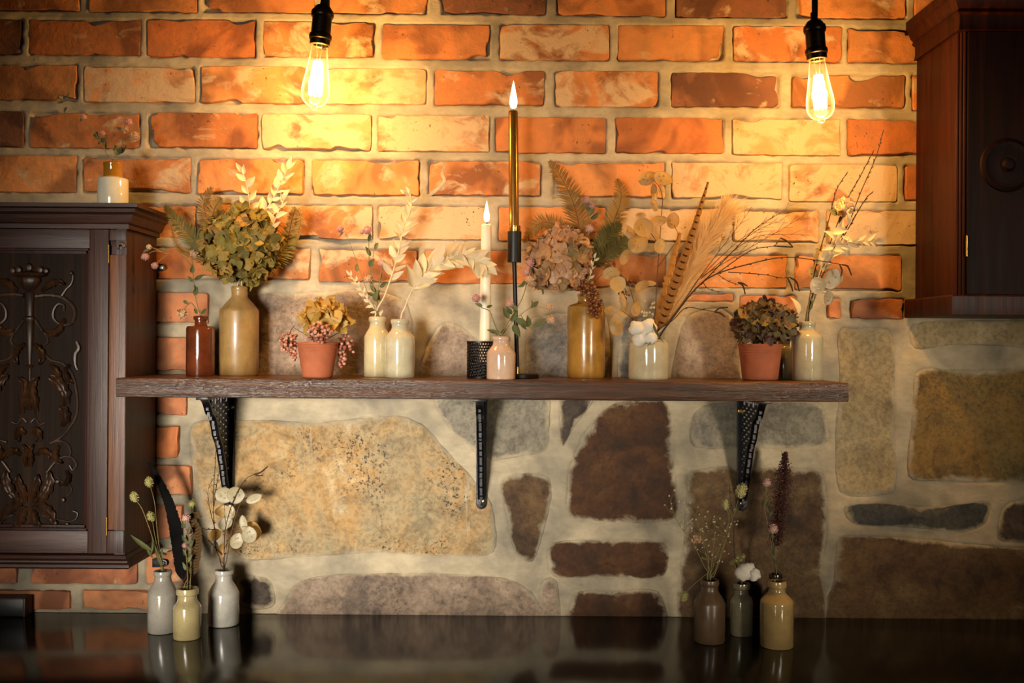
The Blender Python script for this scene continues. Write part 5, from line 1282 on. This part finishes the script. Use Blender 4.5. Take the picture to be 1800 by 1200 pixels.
s = Sprig('strawflower_stem', 'pinkish strawflower between the bare twigs of the pale bottle', 'dried flower', 'cream_f', 105); s.stem([(1430,530),(1455,460,-.01),(1475,400,-.012),(1484,375,-.012)]); s.head(1485,364,16,'rose',-.012); s.leafpx(1472,378,20,150,'green',-.01); s.leafpx(1480,380,16,250,'green',-.01); s.done()
s = Sprig('leaf_spray', 'bleached leaf spray arching to the red cabinet from the pale bottle', 'dried foliage', 'cream_f', 106, L_STEMP); p = s.stem([(1428,530),(1448,460,-.015),(1475,432,-.02),(1510,424,-.02),(1542,424,-.02)], .0013, .0008); spray_leaves(s, p, 13, .026, 'white', .60, 35, .3)
for (x, y, L, a) in ((1462,410,28,10),(1470,420,28,150),(1490,395,26,100),(1480,415,24,-30),(1465,432,24,200),(1485,430,24,-70),(1470,405,26,60)): s.leafpx(x, y, L, a, 'white', -.02)
s.done()
s = Sprig('honesty_branch', 'pale honesty seed pods hanging from the pale bottle by the terracotta pot', 'dried flower', 'cream_f', 107); s.stem([(1424,540),(1432,500),(1440,470)]); s.stem([(1428,525),(1445,495),(1460,485)], .0009, .0006, False); s.stem([(1430,510),(1450,515),(1456,512)], .0007, .0006, False)
for q in ((1463,490,19,15,60),(1450,462,10,15,0),(1437,500,14,15,20),(1456,523,9,13,-10),(1432,477,8,11,0),(1437,450,7,14,5),(1474,488,8,9,0),(1446,440,9,10,0)): s.pod(*q, s.r.uniform(-.02,.0), 'pale' if s.r.random() < .6 else 'gold')
s.leafpx(1404,552,34,112,'white',-.02); s.done()
s = Sprig('green_stem', 'plain pale green stem standing in the pale bottle', 'dried foliage', 'cream_f', 108, None, None, .0014); s.stem([(1424,520),(1428,490),(1434,440)]); s.leafpx(1424,545,16,80); s.leafpx(1428,535,14,110); s.done()
# jar on the cabinet
s = Sprig('clover_sprig', 'clover sprig with two heads and a long bent stem in the amber necked jar', 'dried flower', 'jar', 110, None, None, .0009); s.stem([(188,272),(183,255),(178,245),(150,212)]); s.stem([(178,247),(182,240),(180,236)], .0008, .0006, False); s.head(147,206,6,'pink'); s.head(180,234,6,'pink')
for l in ((146,208,10,230),(176,246,16,140),(178,250,16,30),(172,243,14,100),(180,248,12,200),(186,262,16,95)): s.leafpx(*l)
s.done()
s = Sprig('clover_sprig', 'clover sprig with three pale heads in the amber necked jar', 'dried flower', 'jar', 111, None, None, .0008); s.stem([(206,270),(214,255),(228,238)]); s.stem([(214,255),(218,235),(224,222)], .0007, .0005, False); s.head(226,214,8,'pink'); s.head(220,227,7,'cream'); s.head(237,240,9,'cream')
for l in ((204,274,16,80),(208,272,18,60),(212,270,18,50),(206,268,16,110),(215,228,12,160)): s.leafpx(*l)
s.done()
s = Sprig('clover_sprig', 'thin stray clover stem arching away from the amber necked jar', 'dried flower', 'jar', 112, None, None, .0006); s.stem([(186,268),(168,236,-.01),(140,205,-.015),(118,176,-.02)]); s.head(108,172,5,'cream',-.02)
for l in ((116,176,18,150,'green',-.02),(116,172,14,60,'green',-.02),(118,188,14,250,'green',-.02),(112,178,12,200,'green',-.02)): s.leafpx(*l)
s.done()
# worktop, near the carved cabinet
for k, (x, y, c, lb) in enumerate(((262,847,[(284,990),(276,930),(272,885),(264,853)], 'tallest canary grass head in the matt grey bottle'), (236,873,[(282,990,-.02),(265,935,-.075),(250,895,-.085),(240,880,-.085)], 'canary grass head leaning farthest over the cabinet side'), (266,908,[(284,990),(274,950),(268,915)], 'shortest canary grass head in the matt grey bottle'))):
    s = Sprig('canary_seed_stem', lb, 'dried grass', 'g1', 120+k, None, None, .0010); s.stem(c); s.head(x, y, 8.0, 'grass', -.085 if k == 1 else 0, Vector((-.25 if k else -.1, -.2, 1)))
    if k == 0: s.leafpx(283,1000,44,82,'strap'); s.leafpx(280,990,40,98,'strap')
    if k == 1: s.leafpx(268,968,48,140,'strap',-.080); s.leafpx(270,980,28,115,'strap',-.03); s.leafpx(264,975,34,88,'strap',-.04)
    s.done()
s = Sprig('black_feather', 'long curved black feather in the short putty yellow bottle', 'feather', 'g2', 125, L_TWIG); feather(s, [(322,1020,.02),(314,960,.06),(300,895,.07),(282,850,.07),(262,813,.07)], .0135, M_DKFEATHER, True, .2, .75); s.done()
s = Sprig('brown_feather', 'brown striped feather with curled tip in the short putty yellow bottle', 'feather', 'g2', 126, L_TWIG); feather(s, [(336,1015,0),(344,970,0),(346,935,0),(338,912,0),(350,904,0)], .0095, M_BRFEATHER, True, .2, .35); s.done()
for k, (x, y, c, lb) in enumerate(((327,910,[(330,1010),(326,960),(326,918)], 'tallest pink clover in the putty yellow bottle'), (332,934,[(334,1010),(336,965),(333,940)], 'middle pink clover before the brown feather'), (327,958,[(330,1015),(328,985),(327,964)], 'smallest pink clover low in the putty yellow bottle'))):
    s = Sprig('clover_sprig', lb, 'dried flower', 'g2', 127+k, None, None, .0008); s.stem([q+(-.012,) for q in c]); s.head(x, y, (8.5, 8, 6)[k], 'pink', -.012); s.leafpx(x-2, y+18, 14, 100, 'green', -.012); s.leafpx(x+2, y+30, 16, 70, 'green', -.012); s.leafpx(x, y+44, 16, 115, 'green', -.012); s.done()
s = Sprig('canary_seed_stem', 'round yellow tuft above the pink clover in the putty yellow bottle', 'dried grass', 'g2', 131, None, None, .0007); s.stem([(336,1000),(340,940,.03),(339,892,.06)]); s.head(338,885,8,'tuft',.06); s.done()
s = Sprig('honesty_branch', 'pale honesty pods on a forked stalk in the grey white bottle', 'dried flower', 'g3', 132, L_TWIGL); s.stem([(388,985),(380,965),(376,945)]); s.stem([(398,985),(404,950),(412,915),(424,882),(440,872)]); s.stem([(392,985),(396,960),(408,945)], .0009, .0006, True); s.stem([(404,950),(396,915),(394,880)], .0008, .0006, False); s.stem([(408,930),(430,925),(438,930)], .0007, .0006, False)
for q in ((394,870,16,14,0,-.014,'pale'),(414,870,15,15,0,-.02,'pale'),(392,898,14,10,10),(374,941,14,10,10),(378,966,7,14,0),(416,951,11,14,-20),(428,920,7,14,10),(442,934,17,17,0,.02),(438,940,13,14,0,-.005,'pale'),(446,876,14,8,25),(396,920,13,10,30),(391,967,8,13,-25),(404,900,9,12,0)):
    q = q + (0,)*(6-len(q)) if len(q) < 6 else q
    s.pod(*q) if len(q) > 6 else s.pod(*q, 'gold' if s.r.random() < .4 else 'pale')
s.done()
s = Sprig('budded_twig', 'thin upright budded twigs before the iron bracket in the grey white bottle', 'dried branch', 'g3', 133, L_TWIG); twig(s, [(388,990),(378,940),(375,880),(378,820,-.035),(382,760,-.065)], .0011, .0005, True, 12); twig(s, [(376,890),(381,850),(388,815)], .0008, .0005, False, 8); fine_branch(s, [(378,930),(368,890),(366,860),(376,840)], 6, .4, .02); s.done()
s = Sprig('catkin_twig', 'bent twig with one catkin leaning over the ochre stone', 'dried branch', 'g3', 134, L_TWIG); twig(s, [(394,985),(396,930,-.01),(412,875,-.02),(432,842,-.02),(448,833,-.02)], .0010, .0006, True, 5); catkin(s, [(448,833,-.02),(458,830,-.02),(471,819,-.02)]); catkin(s, [(446,833,-.02),(454,836,-.02),(462,835,-.02)], .0012); twig(s, [(390,975),(372,955),(358,940),(350,930)], .0008, .0005, False, 3); twig(s, [(378,930),(362,930),(350,926)], .0008, .0006, False, 2); s.done()
# worktop, other end
s = Sprig('bud_spray', 'airy spray of tiny dried cream buds in the rust brown bottle', 'dried flower', 'r1', 140, None, None, .0009)
for c in ([(1238,995),(1215,950),(1190,915),(1178,880)], [(1246,995),(1232,940),(1222,905)], [(1250,1000),(1255,950),(1256,920)], [(1252,1000),(1270,950),(1282,915)]):
    pts = s.stem(c, .0009, .0005)
    for k in range(22):
        p, tg = along(pts, s.r.uniform(.62, 1)); e = p + Vector((s.r.uniform(-1, 1), s.r.uniform(-.6, .6), s.r.uniform(.1, 1.2)))*.022
        s.mb.tube([p, (p+e)/2+rv(s.r)*.002, e], [.0004, .0003, .0002], 3, cap=False)
        inst('bud', HEADM['bud'][0], s.root, Matrix.Translation(e) @ Matrix.Scale(s.r.uniform(.0011, .0023), 4))
s.done()
s = Sprig('canary_seed_stem', 'large canary grass head before the iron bracket in the rust brown bottle', 'dried grass', 'r1', 141, None, None, .0011); s.stem([(1256,1010),(1276,950),(1290,905),(1297,880)]); s.head(1303,862,11,'grass',0,Vector((.3,-.2,1))); s.leafpx(1288,910,26,60,'strap'); s.leafpx(1290,905,30,110,'strap'); s.done()
s = Sprig('canary_seed_stem', 'small canary grass head beside the large one in the rust brown bottle', 'dried grass', 'r1', 142, None, None, .0009); s.stem([(1258,1000),(1274,950),(1282,910),(1277,895)]); s.head(1275,886,7.5,'grass',0,Vector((-.2,-.2,1))); s.done()
s = Sprig('canary_seed_stem', 'drooping canary grass head hanging outside the rust brown bottle', 'dried grass', 'r1', 143, None, None, .0009); s.stem([(1246,1012),(1240,1010),(1222,1025,-.01),(1208,1038,-.015)]); s.head(1203,1048,7.5,'grass',-.015,Vector((-.5,-.2,-1))); s.done()
s = Sprig('seed_stem', 'bent stem with a withered brown seed head in the rust brown bottle', 'dried flower', 'r1', 144, None, None, .0012); s.stem([(1245,1000),(1244,970),(1236,950),(1232,946)]); s.head(1230,945,8,'rose'); s.leafpx(1244,978,16,200); s.leafpx(1244,982,14,170); s.done()
s = Sprig('cotton_stem', 'white cotton boll lying on the lip of the slim olive bottle', 'dried flower', 'r2', 145, L_TWIG); s.stem([(1308,1014,-.006)], .0018); cotton(s, [(1304,1007,13),(1316,1003,14),(1326,1009,11),(1310,999,11)], -.032)
for (x, y, a) in ((1318,1018,60),(1318,1018,100)): s.leafpx(x, y, 16, a, 'strap', -.03)
s.done()
s = Sprig('fine_twig', 'thin dark forked twigs in the slim olive bottle', 'dried branch', 'r2', 146, L_TWIG); twig(s, [(1296,1000),(1290,960),(1290,910),(1284,880),(1282,850)], .0012, .0005, True, 7); twig(s, [(1290,905),(1300,875),(1318,860),(1332,850)], .0008, .0004, False, 5); twig(s, [(1308,1000),(1322,945),(1338,915),(1340,890),(1345,870)], .0012, .0006, True, 6); twig(s, [(1320,948),(1318,925),(1316,912)], .0006, .0004, False, 3); twig(s, [(1288,960),(1280,950),(1276,935)], .0006, .0004, False, 3); fine_branch(s, [(1310,880),(1330,865),(1338,850)], 5, .5, .02); s.done()
s = Sprig('bud_spray', 'short yellow dried tufts beside the cotton boll in the slim olive bottle', 'dried flower', 'r2', 147); 
for (x, y) in ((1292,984),(1296,980),(1306,978),(1302,984),(1288,990)): s.stem([(1298,1010),(x,y+4)], .0006, .0004, True, 3, 4); s.head(x, y, 5, 'tuft')
s.done()
s = Sprig('amaranth_plume', 'tall dark red amaranth plume in the dark bottle', 'dried flower', 'r4', 148, L_STEM); ax = s.stem([(1363,990),(1364,950),(1370,900),(1376,850),(1380,795)], .0016, .0008)
m = MB()
for i in range(2600):
    t = .46+.54*s.r.random(); p, tg = along(ax, t); w = .0150*(.5+.5*math.sin(PI*min(1, .25+(t-.5)*1.45)))*(1.0 if t < .93 else .6)
    o_ = Vector((s.r.gauss(0, .5), s.r.gauss(0, .5), s.r.uniform(-.6, .6)))*w; q = p+o_
    if q.y > -.012: q.y = -.012
    d = (o_.normalized()+Vector((0, 0, .5))).normalized()*.0032; e1 = d.orthogonal().normalized()*.0012; e2 = d.cross(e1).normalized()*.0012
    m.add([q-d*.5, q+e1, q+e2, q-e1, q-e2, q+d*.5], [(0,2,1),(0,3,2),(0,4,3),(0,1,4),(5,1,2),(5,2,3),(5,3,4),(5,4,1)])
o = m.build('plume', L_AMAR, s.root, smooth=0, recalc=False); o['kind'] = 'stuff'; s.done()
for k, (x, y, c, lb) in enumerate(((1348,848,[(1360,985,-.01),(1352,935,-.015),(1344,890,-.015),(1347,858,-.015)], 'taller pale pink clover beside the amaranth plume'), (1359,931,[(1364,990,-.01),(1361,965,-.02),(1356,940,-.02)], 'shorter pink clover before the amaranth plume'))):
    s = Sprig('clover_sprig', lb, 'dried flower', 'r4', 149+k, None, None, .0009); s.stem(c); s.head(x, y, (8.5, 9.5)[k], 'pink', -.018)
    for l in ((x+2,y+14,10,120),(x-2,y+40,14,70),(x+4,y+52,16,110),(x+4,y+60,14,50)): s.leafpx(*l, 'green', -.015)
    s.done()

# ------------------------------------------------------------------ turn or shift small pieces until nothing cuts through its neighbour
from mathutils.bvhtree import BVHTree
PIECE = ('leaf', 'floret', 'seed_pod', 'berry', 'bud', 'flower_head', 'seed_head')
def kind_of(o): return o.name.split('.')[0]
GEO = {}
def local_geo(me):
    if me.name not in GEO: GEO[me.name] = ([v.co.copy() for v in me.vertices], [tuple(p.vertices) for p in me.polygons])
    return GEO[me.name]
def world_of(o):
    M = o.matrix_basis.copy(); q = o.parent
    while q is not None: M = q.matrix_basis @ M; q = q.parent
    return M
def tree_of(pairs):
    v = []; f = []
    for me, M in pairs:
        lv, lf = local_geo(me); b = len(v); v += [M @ x for x in lv]; f += [tuple(b+i for i in p) for p in lf]
    return (BVHTree.FromPolygons(v, f), Vector([min(c[i] for c in v) for i in range(3)]), Vector([max(c[i] for c in v) for i in range(3)]))
def near(a, b): return all(a[1][i] <= b[2][i] and b[1][i] <= a[2][i] for i in range(3))
KIDS = {}
for o in COL.objects:
    if o.parent is not None: KIDS.setdefault(o.parent.name, []).append(o)
def family(o):
    out = [o]
    for c in KIDS.get(o.name, []): out += family(c)
    return out
fixed = []; sprig_roots = {sp.root.name for sp in SPRIGS}
for o in list(COL.objects):
    if o.parent is None and o.get('category') and o.get('kind') != 'structure' and o.name not in ('worktop',):
        ms = [c for c in family(o) if c.type == 'MESH' and not (o.name in sprig_roots and kind_of(c) in PIECE)]
        if ms: fixed.append((o.name, tree_of([(c.data, world_of(c)) for c in ms])))
placed = []; dr = random.Random(77)
order = sorted(SPRIGS, key=lambda sp: kind_of(sp.root) == 'hydrangea_stem')
for sp in order:
    mine = []
    for o in [c for c in KIDS.get(sp.root.name, []) if kind_of(c) in PIECE]:
        M0 = o.matrix_basis.copy(); W = Matrix.Translation(sp.root.location); kd = kind_of(o); best = None
        for attempt in range(14):
            M = M0
            if attempt:
                g = .25 + .05*attempt; Rm = Euler((dr.uniform(-g, g), dr.uniform(-g, g), dr.uniform(-g, g))).to_matrix().to_4x4()
                loc = M0.translation.copy()
                if kd not in ('leaf',): loc = loc + rv(dr)*.0007*attempt
                M = Matrix.Translation(loc) @ Rm @ Matrix.Translation(-M0.translation) @ M0
            t = tree_of([(o.data, W @ M)])
            if t[2].y > -.006: continue
            hits = 0
            for nm, ft in fixed:
                if nm != sp.root.name and near(t, ft): hits += len(t[0].overlap(ft[0]))
            for ot in placed:
                if near(t, ot): hits += len(t[0].overlap(ot[0]))
            if best is None or hits < best[0]: best = (hits, M, t)
            if hits == 0: break
        if best is None or best[0] > 0:
            if kd in ('floret', 'bud', 'berry', 'leaf'):
                bpy.data.objects.remove(o); continue
            if best is None: continue
        o.matrix_basis = best[1]; mine.append(best[2])
    placed += mine
